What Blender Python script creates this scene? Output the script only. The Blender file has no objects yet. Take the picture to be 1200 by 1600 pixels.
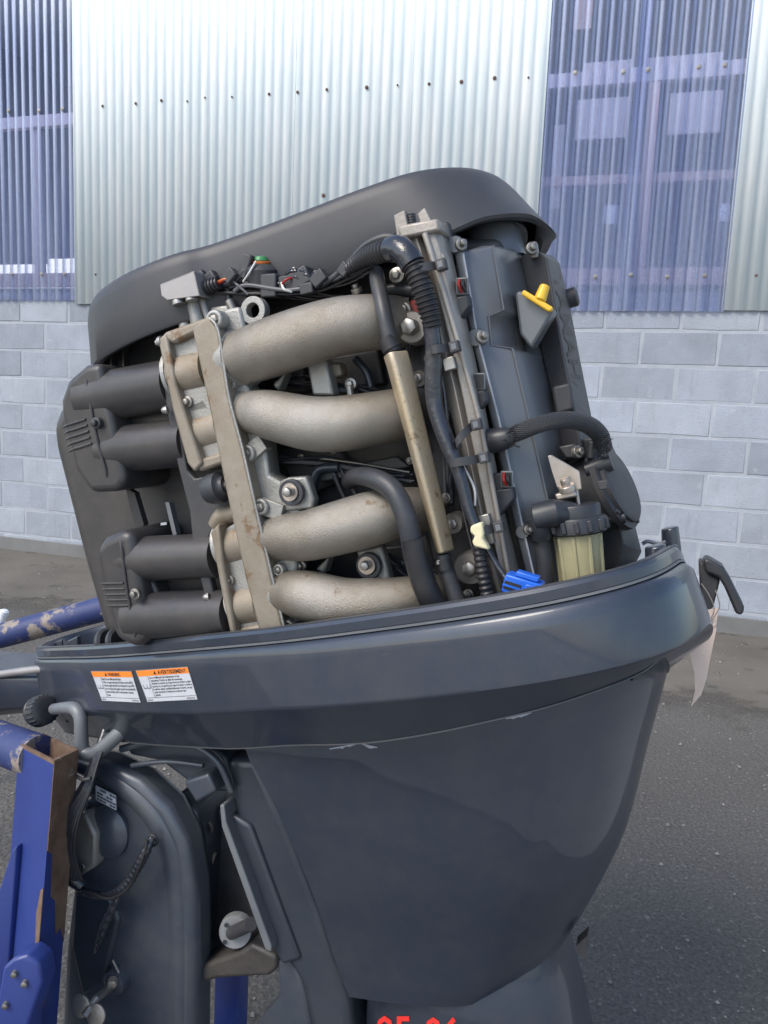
import bpy, bmesh, math, random
from math import radians, sin, cos, pi, sqrt
from mathutils import Vector, Matrix
from mathutils.bvhtree import BVHTree
random.seed(7)
V = Vector
scene = bpy.context.scene
COL = scene.collection

# ------------------------------------------------------------------ camera
CAM_H, FPX = 1.16, 1210.0
pitch, roll = radians(7.8), radians(2.5)
F = V((0, cos(pitch), -sin(pitch)))
R0 = V((1, 0, 0)); U0 = R0.cross(F)
R = R0 * cos(roll) + U0 * sin(roll)
U = R.cross(F)
CPOS = V((0, 0, CAM_H))
cd = bpy.data.cameras.new('camera')
cd.sensor_fit = 'VERTICAL'; cd.sensor_height = 36; cd.sensor_width = 27
cd.lens = FPX / 1600 * 36
cd.clip_start = 0.02; cd.clip_end = 1000
cam = bpy.data.objects.new('camera', cd); COL.objects.link(cam)
cam.matrix_world = Matrix(((R.x, U.x, -F.x, CPOS.x), (R.y, U.y, -F.y, CPOS.y), (R.z, U.z, -F.z, CPOS.z), (0, 0, 0, 1)))
scene.camera = cam

# ------------------------------------------------------------------ light
SUN_EL, SUN_AZ = radians(46), radians(-128)      # azimuth clockwise from +Y: the sun stands to the left
world = bpy.data.worlds.new('World'); scene.world = world; world.use_nodes = True
wn = world.node_tree.nodes; wl = world.node_tree.links
sky = wn.new('ShaderNodeTexSky'); sky.sky_type = 'NISHITA'; sky.sun_disc = False
sky.sun_elevation = SUN_EL; sky.sun_rotation = SUN_AZ
sky.air_density = 1.0; sky.dust_density = 1.5; sky.ozone_density = 1.0
bg = wn['Background']; bg.inputs['Strength'].default_value = 0.15
wl.new(sky.outputs[0], bg.inputs['Color'])
sd = bpy.data.lights.new('sun', 'SUN'); sd.energy = 1.5; sd.angle = radians(28); sd.color = (1.0, 0.93, 0.82)
so = bpy.data.objects.new('sun', sd); COL.objects.link(so)
sdir = V((sin(SUN_AZ) * cos(SUN_EL), cos(SUN_AZ) * cos(SUN_EL), sin(SUN_EL)))
so.rotation_euler = sdir.to_track_quat('Z', 'Y').to_euler()
so.location = sdir * 20
scene.view_settings.view_transform = 'Standard'
scene.view_settings.look = 'None'
scene.view_settings.exposure = 0.8
scene.view_settings.gamma = 1
scene.view_settings.use_curve_mapping = False

# ------------------------------------------------------------------ frames
def ray(x, y): return F + R * ((x - 600) / FPX) - U * ((y - 800) / FPX)
PSI, TH = radians(20), radians(17)
AFT = V((cos(PSI), -sin(PSI), 0)); ZW = V((0, 0, 1))
MZ = ZW * cos(TH) - AFT * sin(TH); MX = AFT * cos(TH) + ZW * sin(TH); MY = V((sin(PSI), cos(PSI), 0))
MO = CPOS + ray(600, 900) * 1.02
MMAT = Matrix(((MX.x, MY.x, MZ.x, MO.x), (MX.y, MY.y, MZ.y, MO.y), (MX.z, MY.z, MZ.z, MO.z), (0, 0, 0, 1)))
MINV = MMAT.inverted()
def P(x, y, d):
    """a point of the motor (its own axes) whose distance from the motor's middle plane is d"""
    r = ray(x, y); t = ((MO - CPOS).dot(MY) + d) / r.dot(MY)
    return MINV @ (CPOS + r * t)
def rad(px, d=-0.14, x=500): 
    """radius in metres of something px wide at that layer"""
    r = ray(x, 750); t = ((MO - CPOS).dot(MY) + d) / r.dot(MY)
    return px * t / FPX
def G(x, y, dep): return CPOS + ray(x, y) * dep

# ------------------------------------------------------------------ mesh builder
def catmull(pts, n=6):
    out = []
    m = len(pts)
    for i in range(m - 1):
        p0 = pts[max(i - 1, 0)]; p1 = pts[i]; p2 = pts[i + 1]; p3 = pts[min(i + 2, m - 1)]
        for k in range(n):
            t = k / n
            out.append(tuple(0.5 * ((2 * b) + (-a + c) * t + (2 * a - 5 * b + 4 * c - d) * t * t + (-a + 3 * b - 3 * c + d) * t ** 3)
                             for a, b, c, d in zip(p0, p1, p2, p3)))
    out.append(tuple(pts[-1]))
    return out

class MB:
    def __init__(s): s.v = []; s.f = []
    def loft(s, loops, cap=True, ring=False):
        n = len(loops[0]); b = len(s.v)
        for lp in loops: s.v += [V(p) for p in lp]
        m = len(loops)
        for i in range(m - (0 if ring else 1)):
            a0 = b + i * n; a1 = b + ((i + 1) % m) * n
            for j in range(n):
                k = (j + 1) % n
                s.f.append((a0 + j, a0 + k, a1 + k, a1 + j))
        if cap and not ring:
            s.f.append(tuple(b + j for j in reversed(range(n))))
            s.f.append(tuple(b + (m - 1) * n + j for j in range(n)))
        return s
    def prism(s, loop, vec):
        vec = V(vec); return s.loft([loop, [V(p) + vec for p in loop]])
    def plate(s, px, d, th):
        """px outline at layer d, th metres thick going away"""
        return s.prism([P(x, y, d) for x, y in px], (0, th, 0))
    def box(s, c, sx, sy, sz, rot=None):
        c = V(c); m = rot if rot else Matrix.Identity(3)
        q = lambda x, y, z: c + m @ V((x * sx / 2, y * sy / 2, z * sz / 2))
        return s.loft([[q(-1, -1, -1), q(1, -1, -1), q(1, 1, -1), q(-1, 1, -1)], [q(-1, -1, 1), q(1, -1, 1), q(1, 1, 1), q(-1, 1, 1)]])
    def tube(s, pts, rr, n=14, corr=None, cap=True):
        """pts list of Vectors, rr radius or list"""
        m = len(pts)
        if not isinstance(rr, (list, tuple)): rr = [rr] * m
        loops = []; up = None
        for i in range(m):
            t = (pts[min(i + 1, m - 1)] - pts[max(i - 1, 0)])
            if t.length < 1e-9: t = V((0, 0, 1))
            t.normalize()
            if up is None:
                up = V((0, 1, 0)) if abs(t.y) < 0.9 else V((1, 0, 0))
            a = (up - t * up.dot(t)).normalized(); b_ = t.cross(a); up = a
            loops.append([pts[i] + (a * cos(2 * pi * k / n) + b_ * sin(2 * pi * k / n)) * rr[i] for k in range(n)])
        return s.loft(loops, cap)
    def lathe(s, c, axis, prof, n=20, start=0.0):
        c = V(c); ax = V(axis).normalized()
        a = ax.orthogonal().normalized(); b = ax.cross(a)
        loops = [[c + ax * h + (a * cos(start + 2 * pi * k / n) + b * sin(start + 2 * pi * k / n)) * r for k in range(n)] for r, h in prof]
        return s.loft(loops)
    def build(s, name, mat, parent=None, bevel=0.0, seg=2, smooth=35, label=None):
        me = bpy.data.meshes.new(name)
        me.from_pydata([tuple(p) for p in s.v], [], s.f); me.update()
        bm = bmesh.new(); bm.from_mesh(me); bmesh.ops.recalc_face_normals(bm, faces=bm.faces); bm.to_mesh(me); bm.free()
        me.materials.append(mat)
        o = bpy.data.objects.new(name, me); COL.objects.link(o)
        if parent: o.parent = parent
        me.shade_smooth()
        me.set_sharp_from_angle(angle=radians(smooth))
        if bevel > 0:
            md = o.modifiers.new('bevel', 'BEVEL'); md.width = bevel; md.segments = seg; md.limit_method = 'ANGLE'; md.angle_limit = radians(30)
            md.harden_normals = False
            me.set_sharp_from_angle(angle=radians(85))
        if label: o['label'] = label
        return o
def empty(name, label, cat, mat=None, group=None):
    o = bpy.data.objects.new(name, None); COL.objects.link(o)
    if mat is not None: o.matrix_world = mat
    o['label'] = label; o['category'] = cat
    o.empty_display_size = 0.1
    return o
def path(px, n=6):
    """px list (x, y, layer, r_px) -> smooth points and radii in metres"""
    q = []
    for x, y, d, r in px:
        p = P(x, y, d); q.append((p.x, p.y, p.z, rad(r, d, x)))
    q = catmull(q, n)
    return [V(a[:3]) for a in q], [a[3] for a in q]
def corrugate(pts, rr, pitch=0.005, depth=0.14):
    """resample a path into ridges"""
    L = [0]
    for a, b in zip(pts, pts[1:]): L.append(L[-1] + (b - a).length)
    out, ro = [], []
    n = max(4, int(L[-1] / (pitch / 4)))
    j = 0
    for i in range(n + 1):
        l = L[-1] * i / n
        while j < len(L) - 2 and L[j + 1] < l: j += 1
        t = (l - L[j]) / max(1e-9, L[j + 1] - L[j])
        out.append(pts[j].lerp(pts[j + 1], t))
        r = rr[j] + (rr[j + 1] - rr[j]) * t
        ro.append(r * (1.0 if i % 4 < 2 else 1 - depth))
    return out, ro

# ------------------------------------------------------------------ materials
def new_mat(name):
    m = bpy.data.materials.new(name); m.use_nodes = True
    return m, m.node_tree.nodes, m.node_tree.links, m.node_tree.nodes['Principled BSDF']
def pbr(name, c1, c2=None, scale=8, rough=0.5, metal=0.0, bump=0.0, bscale=200, coat=0.0, spec=0.5, rvar=0.12,
        spots=None, spot_scale=30, spot_at=0.62, stretch=(1, 1, 1), dust=0.0, coatr=0.15):
    m, N, L, b = new_mat(name)
    tc = N.new('ShaderNodeTexCoord'); mp = N.new('ShaderNodeMapping'); mp.inputs['Scale'].default_value = stretch
    L.new(tc.outputs['Object'], mp.inputs[0])
    nz = N.new('ShaderNodeTexNoise'); nz.inputs['Scale'].default_value = scale; nz.inputs['Detail'].default_value = 6; nz.inputs['Roughness'].default_value = 0.62
    L.new(mp.outputs[0], nz.inputs['Vector'])
    rp = N.new('ShaderNodeMapRange'); rp.inputs['From Min'].default_value = 0.33; rp.inputs['From Max'].default_value = 0.67
    L.new(nz.outputs[0], rp.inputs['Value'])
    mx = N.new('ShaderNodeMix'); mx.data_type = 'RGBA'
    mx.inputs[6].default_value = (*c1, 1); mx.inputs[7].default_value = (*(c2 or c1), 1)
    L.new(rp.outputs[0], mx.inputs[0]); col = mx.outputs[2]
    if spots:
        n2 = N.new('ShaderNodeTexNoise'); n2.inputs['Scale'].default_value = spot_scale; n2.inputs['Detail'].default_value = 8; n2.inputs['Roughness'].default_value = 0.7
        L.new(mp.outputs[0], n2.inputs['Vector'])
        r2 = N.new('ShaderNodeMapRange'); r2.inputs['From Min'].default_value = spot_at; r2.inputs['From Max'].default_value = spot_at + 0.06
        L.new(n2.outputs[0], r2.inputs['Value'])
        m2 = N.new('ShaderNodeMix'); m2.data_type = 'RGBA'; m2.inputs[7].default_value = (*spots, 1)
        L.new(r2.outputs[0], m2.inputs[0]); L.new(col, m2.inputs[6]); col = m2.outputs[2]
    if dust > 0:   # dry dust settled in patches
        n4 = N.new('ShaderNodeTexNoise'); n4.inputs['Scale'].default_value = 14; n4.inputs['Detail'].default_value = 9; n4.inputs['Roughness'].default_value = 0.75
        L.new(tc.outputs['Object'], n4.inputs['Vector'])
        r4 = N.new('ShaderNodeMapRange'); r4.inputs['From Min'].default_value = 0.42; r4.inputs['From Max'].default_value = 0.75; r4.inputs['To Max'].default_value = dust
        L.new(n4.outputs[0], r4.inputs['Value'])
        m4 = N.new('ShaderNodeMix'); m4.data_type = 'RGBA'; m4.inputs[7].default_value = (0.16, 0.135, 0.11, 1)
        L.new(r4.outputs[0], m4.inputs[0]); L.new(col, m4.inputs[6]); col = m4.outputs[2]
    L.new(col, b.inputs['Base Color'])
    rr = N.new('ShaderNodeMapRange'); rr.inputs['To Min'].default_value = max(0.03, rough - rvar); rr.inputs['To Max'].default_value = min(1, rough + rvar)
    L.new(nz.outputs[0], rr.inputs['Value']); L.new(rr.outputs[0], b.inputs['Roughness'])
    b.inputs['Metallic'].default_value = metal
    b.inputs['Specular IOR Level'].default_value = spec
    b.inputs['Coat Weight'].default_value = coat; b.inputs['Coat Roughness'].default_value = coatr
    if bump > 0:
        n3 = N.new('ShaderNodeTexNoise'); n3.inputs['Scale'].default_value = bscale; n3.inputs['Detail'].default_value = 3
        L.new(tc.outputs['Object'], n3.inputs['Vector'])
        bp = N.new('ShaderNodeBump'); bp.inputs['Strength'].default_value = bump; bp.inputs['Distance'].default_value = 0.002
        L.new(n3.outputs[0], bp.inputs['Height']); L.new(bp.outputs[0], b.inputs['Normal'])
    return m
M = {}
M['cowl'] = pbr('graphite_paint', (0.026, 0.036, 0.055), (0.034, 0.044, 0.064), 5, 0.36, 0.25, 0.02, 400, coat=0.6, rvar=0.08, coatr=0.04, dust=0.16, spots=(0.075, 0.085, 0.105), spot_scale=60, spot_at=0.70, stretch=(0.22, 1, 1.6))
M['rim'] = pbr('rim_paint', (0.055, 0.060, 0.072), (0.075, 0.08, 0.09), 12, 0.42, 0.2, 0.05, 300, coat=0.1, dust=0.25)
M['black'] = pbr('black_plastic', (0.032, 0.033, 0.038), (0.045, 0.046, 0.050), 10, 0.5, 0, 0.08, 500, dust=0.22)
M['airbox'] = pbr('airbox_plastic', (0.034, 0.033, 0.036), (0.045, 0.043, 0.043), 6, 0.38, 0, 0.05, 700, dust=0.26)
M['cover'] = pbr('cover_plastic', (0.036, 0.038, 0.044), (0.046, 0.047, 0.052), 5, 0.50, 0, 0.04, 600, dust=0.12)
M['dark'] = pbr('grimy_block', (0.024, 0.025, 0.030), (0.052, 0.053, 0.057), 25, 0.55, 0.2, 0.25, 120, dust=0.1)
M['alu'] = pbr('cast_aluminium', (0.245, 0.212, 0.165), (0.385, 0.365, 0.33), 8, 0.47, 0.72, 0.55, 1000, spots=(0.22, 0.17, 0.12), spot_scale=34, spot_at=0.63, dust=0.25)
M['flange'] = pbr('stained_aluminium', (0.24, 0.198, 0.145), (0.345, 0.308, 0.255), 16, 0.52, 0.45, 0.4, 1200, spots=(0.20, 0.13, 0.075), spot_scale=26, spot_at=0.57, dust=0.3)
M['web'] = pbr('grey_casting', (0.29, 0.287, 0.27), (0.40, 0.395, 0.37), 18, 0.5, 0.55, 0.3, 400, dust=0.25)
M['gold'] = pbr('passivated_steel', (0.50, 0.40, 0.255), (0.46, 0.39, 0.29), 20, 0.42, 0.5, 0.25, 500, spots=(0.24, 0.15, 0.08), spot_scale=45, spot_at=0.60)
M['rail'] = pbr('rail_aluminium', (0.24, 0.215, 0.19), (0.37, 0.345, 0.31), 30, 0.48, 0.45, 0.2, 300, stretch=(1, 1, 0.12), dust=0.25)
M['steel'] = pbr('bright_steel', (0.33, 0.32, 0.30), (0.43, 0.415, 0.39), 40, 0.42, 0.85, 0.05, 400)
M['dull'] = pbr('dull_steel', (0.22, 0.205, 0.185), (0.30, 0.285, 0.26), 40, 0.42, 0.8, 0.1, 300)
M['rubber'] = pbr('hose_rubber', (0.026, 0.029, 0.035), (0.040, 0.043, 0.050), 20, 0.46, 0, 0.1, 400, dust=0.2)
M['loom'] = pbr('loom_plastic', (0.014, 0.014, 0.017), (0.02, 0.02, 0.023), 20, 0.42, 0, 0, dust=0.15)
M['tape'] = pbr('black_tape', (0.016, 0.018, 0.024), (0.028, 0.03, 0.04), 20, 0.24, 0, 0.6, 110, coat=0.4)
M['cam'] = pbr('cam_cover_paint', (0.125, 0.134, 0.146), (0.150, 0.158, 0.168), 8, 0.38, 0.3, 0.06, 500, coat=0.15, coatr=0.3, dust=0.15)
M['yellow'] = pbr('yellow_plastic', (0.72, 0.42, 0.025), (0.78, 0.48, 0.04), 20, 0.4, 0, 0.05, 300)
M['blue_plug'] = pbr('blue_plastic', (0.02, 0.13, 0.62), (0.03, 0.17, 0.70), 20, 0.35)
M['cream'] = pbr('cream_tape', (0.72, 0.66, 0.42), (0.66, 0.60, 0.38), 30, 0.6, 0, 0.3, 120)
M['red'] = pbr('red_wire', (0.32, 0.02, 0.015), None, 10, 0.4)
M['orange'] = pbr('orange_wire', (0.55, 0.13, 0.03), None, 10, 0.4)
M['green'] = pbr('green_wire', (0.05, 0.22, 0.08), None, 10, 0.4)
M['white_wire'] = pbr('white_wire', (0.6, 0.6, 0.58), None, 10, 0.4)
M['bracket'] = pbr('bracket_steel', (0.46, 0.40, 0.34), (0.56, 0.50, 0.45), 30, 0.36, 0.75, 0.05, 200)
M['zinc'] = pbr('zinc_plate', (0.30, 0.285, 0.28), (0.38, 0.36, 0.35), 12, 0.45, 0.5, 0.03, 200)
M['stand'] = pbr('blue_stand_paint', (0.019, 0.036, 0.17), (0.026, 0.048, 0.21), 6, 0.42, 0, 0.12, 160, coat=0.1, spots=(0.10, 0.045, 0.025), spot_scale=13, spot_at=0.64)
M['worn'] = pbr('worn_blue_pipe', (0.022, 0.036, 0.13), (0.036, 0.052, 0.155), 8, 0.5, 0, 0.2, 140, spots=(0.27, 0.225, 0.185), spot_scale=18, spot_at=0.50)
M['rust'] = pbr('rusty_steel', (0.11, 0.065, 0.042), (0.20, 0.13, 0.09), 30, 0.8, 0.1, 0.5, 160, spots=(0.30, 0.24, 0.2), spot_scale=40, spot_at=0.62)
M['bracketpaint'] = pbr('bracket_paint', (0.046, 0.058, 0.078), (0.062, 0.075, 0.095), 7, 0.40, 0.25, 0.05, 300, coat=0.3, coatr=0.2, dust=0.25)
M['flank'] = pbr('flank_paint', (0.030, 0.039, 0.055), (0.040, 0.050, 0.066), 6, 0.4, 0.25, 0.03, 300, coat=0.2, dust=0.1)
M['yoke'] = pbr('grimy_yoke', (0.045, 0.043, 0.042), (0.08, 0.074, 0.068), 16, 0.5, 0.3, 0.3, 300, dust=0.3)
M['greyedge'] = pbr('grey_strip', (0.13, 0.14, 0.155), (0.17, 0.18, 0.19), 20, 0.45, 0.2)
M['anode'] = pbr('grey_anode', (0.19, 0.20, 0.205), (0.26, 0.265, 0.27), 60, 0.6, 0.4, 0.2, 300)
M['label_white'] = pbr('label_white', (0.45, 0.465, 0.50), (0.50, 0.515, 0.55), 30, 0.4)
M['label_orange'] = pbr('label_orange', (0.80, 0.22, 0.025), None, 30, 0.4)
M['ink'] = pbr('black_ink', (0.02, 0.02, 0.022), None, 30, 0.5)
M['inkgrey'] = pbr('grey_ink', (0.10, 0.10, 0.11), None, 30, 0.5)
M['redpaint'] = pbr('red_lettering', (0.68, 0.025, 0.02), (0.75, 0.04, 0.03), 40, 0.5)
M['tag'] = pbr('tag_card', (0.66, 0.53, 0.45), (0.74, 0.61, 0.53), 10, 0.75, 0, 0.1, 60)
M['string'] = pbr('string', (0.30, 0.27, 0.24), None, 30, 0.9)
M['lever'] = pbr('lever_plastic', (0.02, 0.023, 0.028), (0.03, 0.033, 0.04), 12, 0.4, 0, 0.05, 300, dust=0.15)
M['scuff_glint'] = pbr('scuff_and_highlight', (0.30, 0.32, 0.36), (0.4, 0.42, 0.46), 60, 0.5)  # pale tone for seam scuffs and the cam cover's painted edge highlight

# glassy fuel filter cup
m, N, L, b = new_mat('amber_cup')
nz = N.new('ShaderNodeTexNoise'); nz.inputs['Scale'].default_value = 26
tc = N.new('ShaderNodeTexCoord'); L.new(tc.outputs['Object'], nz.inputs['Vector'])
mx = N.new('ShaderNodeMix'); mx.data_type = 'RGBA'; mx.inputs[6].default_value = (0.62, 0.56, 0.30, 1); mx.inputs[7].default_value = (0.74, 0.70, 0.50, 1)
L.new(nz.outputs[0], mx.inputs[0]); L.new(mx.outputs[2], b.inputs['Base Color'])
b.inputs['Roughness'].default_value = 0.22; b.inputs['Transmission Weight'].default_value = 0.55; b.inputs['IOR'].default_value = 1.35
M['cup'] = m
M['fuel'] = pbr('filter_element', (0.50, 0.42, 0.16), (0.62, 0.55, 0.28), 20, 0.5)

# braided sleeve
m, N, L, b = new_mat('braided_sleeve')
uvn = N.new('ShaderNodeUVMap')
mp = N.new('ShaderNodeMapping'); L.new(uvn.outputs[0], mp.inputs[0])
vals = []
for a in (1, -1):
    w = N.new('ShaderNodeTexWave'); w.wave_type = 'BANDS'; w.bands_direction = 'DIAGONAL'; w.inputs['Scale'].default_value = 1.0
    m2 = N.new('ShaderNodeMapping'); m2.inputs['Scale'].default_value = (14 * a, 7.5, 1)
    L.new(mp.outputs[0], m2.inputs[0]); L.new(m2.outputs[0], w.inputs[0]); vals.append(w)
mm = N.new('ShaderNodeMath'); mm.operation = 'MAXIMUM'
L.new(vals[0].outputs['Fac'], mm.inputs[0]); L.new(vals[1].outputs['Fac'], mm.inputs[1])
cr = N.new('ShaderNodeMix'); cr.data_type = 'RGBA'; cr.inputs[6].default_value = (0.006, 0.006, 0.007, 1); cr.inputs[7].default_value = (0.055, 0.056, 0.062, 1)
L.new(mm.outputs[0], cr.inputs[0]); L.new(cr.outputs[2], b.inputs['Base Color'])
bp = N.new('ShaderNodeBump'); bp.inputs['Strength'].default_value = 0.8; bp.inputs['Distance'].default_value = 0.002
L.new(mm.outputs[0], bp.inputs['Height']); L.new(bp.outputs[0], b.inputs['Normal'])
b.inputs['Roughness'].default_value = 0.5
M['braid'] = m

# ------------------------------------------------------------------ ground
def wall_frame():
    a = V((-2.80841, 5.586896, 0)); b = V((1.995703, 4.133405, 0))
    return a, b
WB = V((1.995703, 4.133405, 0.0))
WU = V((0.95715155, -0.28958747, 0))        # along the wall, to the right
WN = V((-0.28958747, -0.95715155, 0))       # out of the wall, to the camera
def W(u, d, z): return WB + WU * u + WN * d + V((0, 0, z))

m, N, L, b = new_mat('asphalt')
tc = N.new('ShaderNodeTexCoord')
n1 = N.new('ShaderNodeTexNoise'); n1.inputs['Scale'].default_value = 1.1; n1.inputs['Detail'].default_value = 8
v1 = N.new('ShaderNodeTexVoronoi'); v1.inputs['Scale'].default_value = 85
n2 = N.new('ShaderNodeTexNoise'); n2.inputs['Scale'].default_value = 130; n2.inputs['Detail'].default_value = 4
n3 = N.new('ShaderNodeTexNoise'); n3.inputs['Scale'].default_value = 60; n3.inputs['Detail'].default_value = 6; n3.inputs['Roughness'].default_value = 0.8
for n_ in (n1, v1, n2, n3): L.new(tc.outputs['Object'], n_.inputs['Vector'])
c1 = N.new('ShaderNodeMix'); c1.data_type = 'RGBA'; c1.inputs[6].default_value = (0.072, 0.067, 0.061, 1); c1.inputs[7].default_value = (0.108, 0.101, 0.092, 1)
r1 = N.new('ShaderNodeMapRange'); r1.inputs['From Min'].default_value = 0.3; r1.inputs['From Max'].default_value = 0.7
L.new(n1.outputs[0], r1.inputs['Value']); L.new(r1.outputs[0], c1.inputs[0])
r2 = N.new('ShaderNodeMapRange'); r2.inputs['From Min'].default_value = 0.57; r2.inputs['From Max'].default_value = 0.63
L.new(n3.outputs[0], r2.inputs['Value'])
c2 = N.new('ShaderNodeMix'); c2.data_type = 'RGBA'; c2.inputs[7].default_value = (0.19, 0.178, 0.158, 1)
L.new(r2.outputs[0], c2.inputs[0]); L.new(c1.outputs[2], c2.inputs[6])
r3 = N.new('ShaderNodeMapRange'); r3.inputs['From Min'].default_value = 0.3; r3.inputs['From Max'].default_value = 0.7; r3.inputs['To Min'].default_value = 0.6; r3.inputs['To Max'].default_value = 1.35
L.new(n2.outputs[0], r3.inputs['Value'])
c3 = N.new('ShaderNodeMix'); c3.data_type = 'RGBA'; c3.blend_type = 'MULTIPLY'; c3.inputs[0].default_value = 1
L.new(c2.outputs[2], c3.inputs[6]); L.new(r3.outputs[0], c3.inputs[7]); L.new(c3.outputs[2], b.inputs['Base Color'])
b.inputs['Roughness'].default_value = 0.88
bp = N.new('ShaderNodeBump'); bp.inputs['Strength'].default_value = 0.6; bp.inputs['Distance'].default_value = 0.006
L.new(v1.outputs['Distance'], bp.inputs['Height']); L.new(bp.outputs[0], b.inputs['Normal'])
M['asphalt'] = m
M['dusty'] = pbr('dusty_concrete', (0.105, 0.095, 0.08), (0.15, 0.136, 0.115), 2.2, 0.9, 0, 0.4, 60, spots=(0.07, 0.066, 0.06), spot_scale=5, spot_at=0.58)
M['skirt'] = pbr('damp_wall_foot', (0.14, 0.142, 0.14), (0.20, 0.20, 0.195), 3, 0.9, 0, 0.4, 60)

def sheet(name, pts, mat):
    o = MB(); o.v = [V(p) for p in pts]; o.f = [tuple(range(len(pts)))]
    o = o.build(name, mat); o['kind'] = 'structure'; return o
sheet('ground', [(-150, -150, 0), (150, -150, 0), (150, 150, 0), (-150, 150, 0)], M['asphalt'])
M['slab'] = pbr('reflection_pad_pale', (0.30, 0.29, 0.275), (0.40, 0.39, 0.37), 1.5, 0.9, 0, 0.3, 60)  # pale material for the added unseen reflection pad alone
sheet('reflection_pad', [(-14, 2, 0.008), (-1.6, 0.42, 0.008), (-0.7, 0.32, 0.008), (-0.56, 0.31, 0.008), (-0.42, 0.24, 0.008), (-0.29, 0.16, 0.008), (-0.13, 0.1, 0.008), (0.09, 0.06, 0.008), (0.37, 0.07, 0.008), (0.76, 0.28, 0.008), (0.99, 0.88, 0.008), (1.5, 1.35, 0.008), (2.2, 1.6, 0.008), (14, -3.5, 0.008), (14, -40, 0.008), (-14, -40, 0.008)], M['slab'])  # added unseen pad, its edge shaped for the diagonal reflection in the cowl
# the dusty strip along the wall thins out away from it
m = M['dusty']; N = m.node_tree.nodes; L = m.node_tree.links
tc = N.new('ShaderNodeTexCoord'); dt = N.new('ShaderNodeVectorMath'); dt.operation = 'DOT_PRODUCT'; dt.inputs[1].default_value = WN
L.new(tc.outputs['Object'], dt.inputs[0])
nz = N.new('ShaderNodeTexNoise'); nz.inputs['Scale'].default_value = 3.0; nz.inputs['Detail'].default_value = 9; nz.inputs['Roughness'].default_value = .7
L.new(tc.outputs['Object'], nz.inputs['Vector'])
ma = N.new('ShaderNodeMath'); ma.operation = 'MULTIPLY_ADD'; ma.inputs[1].default_value = 1.1; L.new(nz.outputs[0], ma.inputs[0]); L.new(dt.outputs['Value'], ma.inputs[2])
base_d = WB.dot(WN)
mr = N.new('ShaderNodeMapRange'); mr.inputs['From Min'].default_value = base_d + 1.58; mr.inputs['From Max'].default_value = base_d + 1.86; L.new(ma.outputs[0], mr.inputs['Value'])
tr = N.new('ShaderNodeBsdfTransparent'); ms = N.new('ShaderNodeMixShader')
L.new(mr.outputs[0], ms.inputs[0]); L.new(N['Principled BSDF'].outputs[0], ms.inputs[1]); L.new(tr.outputs[0], ms.inputs[2]); L.new(ms.outputs[0], N['Material Output'].inputs[0])
sheet('pavement', [W(-9, 0.0, 0.004), W(-9, 1.9, 0.004), W(4, 1.9, 0.004), W(4, 0.0, 0.004)], M['dusty'])

rg = random.Random(5)
gm = MB()
for i in range(2600):
    x = rg.uniform(-3.2, 3.0); y = rg.uniform(1.3, 5.2)
    pt = V((x, y, 0.004))
    if (pt - WB).dot(WN) < .03: continue
    s = rg.choice((.002, .0025, .003, .004, .006)) * rg.uniform(.7, 1.3); a = rg.uniform(0, 6.3)
    q_ = [pt + V((cos(a + t) * s * rg.uniform(.7, 1.2), sin(a + t) * s * rg.uniform(.7, 1.2), -.001)) for t in (0, 1.6, 3.1, 4.7)]
    ap = pt + V((rg.uniform(-.3, .3) * s, rg.uniform(-.3, .3) * s, s * .8)); b0 = len(gm.v)
    gm.v += q_ + [ap]; gm.f += [(b0, b0 + 1, b0 + 4), (b0 + 1, b0 + 2, b0 + 4), (b0 + 2, b0 + 3, b0 + 4), (b0 + 3, b0, b0 + 4)]
M['grit'] = pbr('pale_grit', (0.16, 0.15, 0.135), (0.34, 0.325, 0.30), 9, 0.9)
go = gm.build('grit', M['grit']); go['kind'] = 'stuff'; go['label'] = 'loose pale grit scattered over the asphalt yard'
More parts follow.
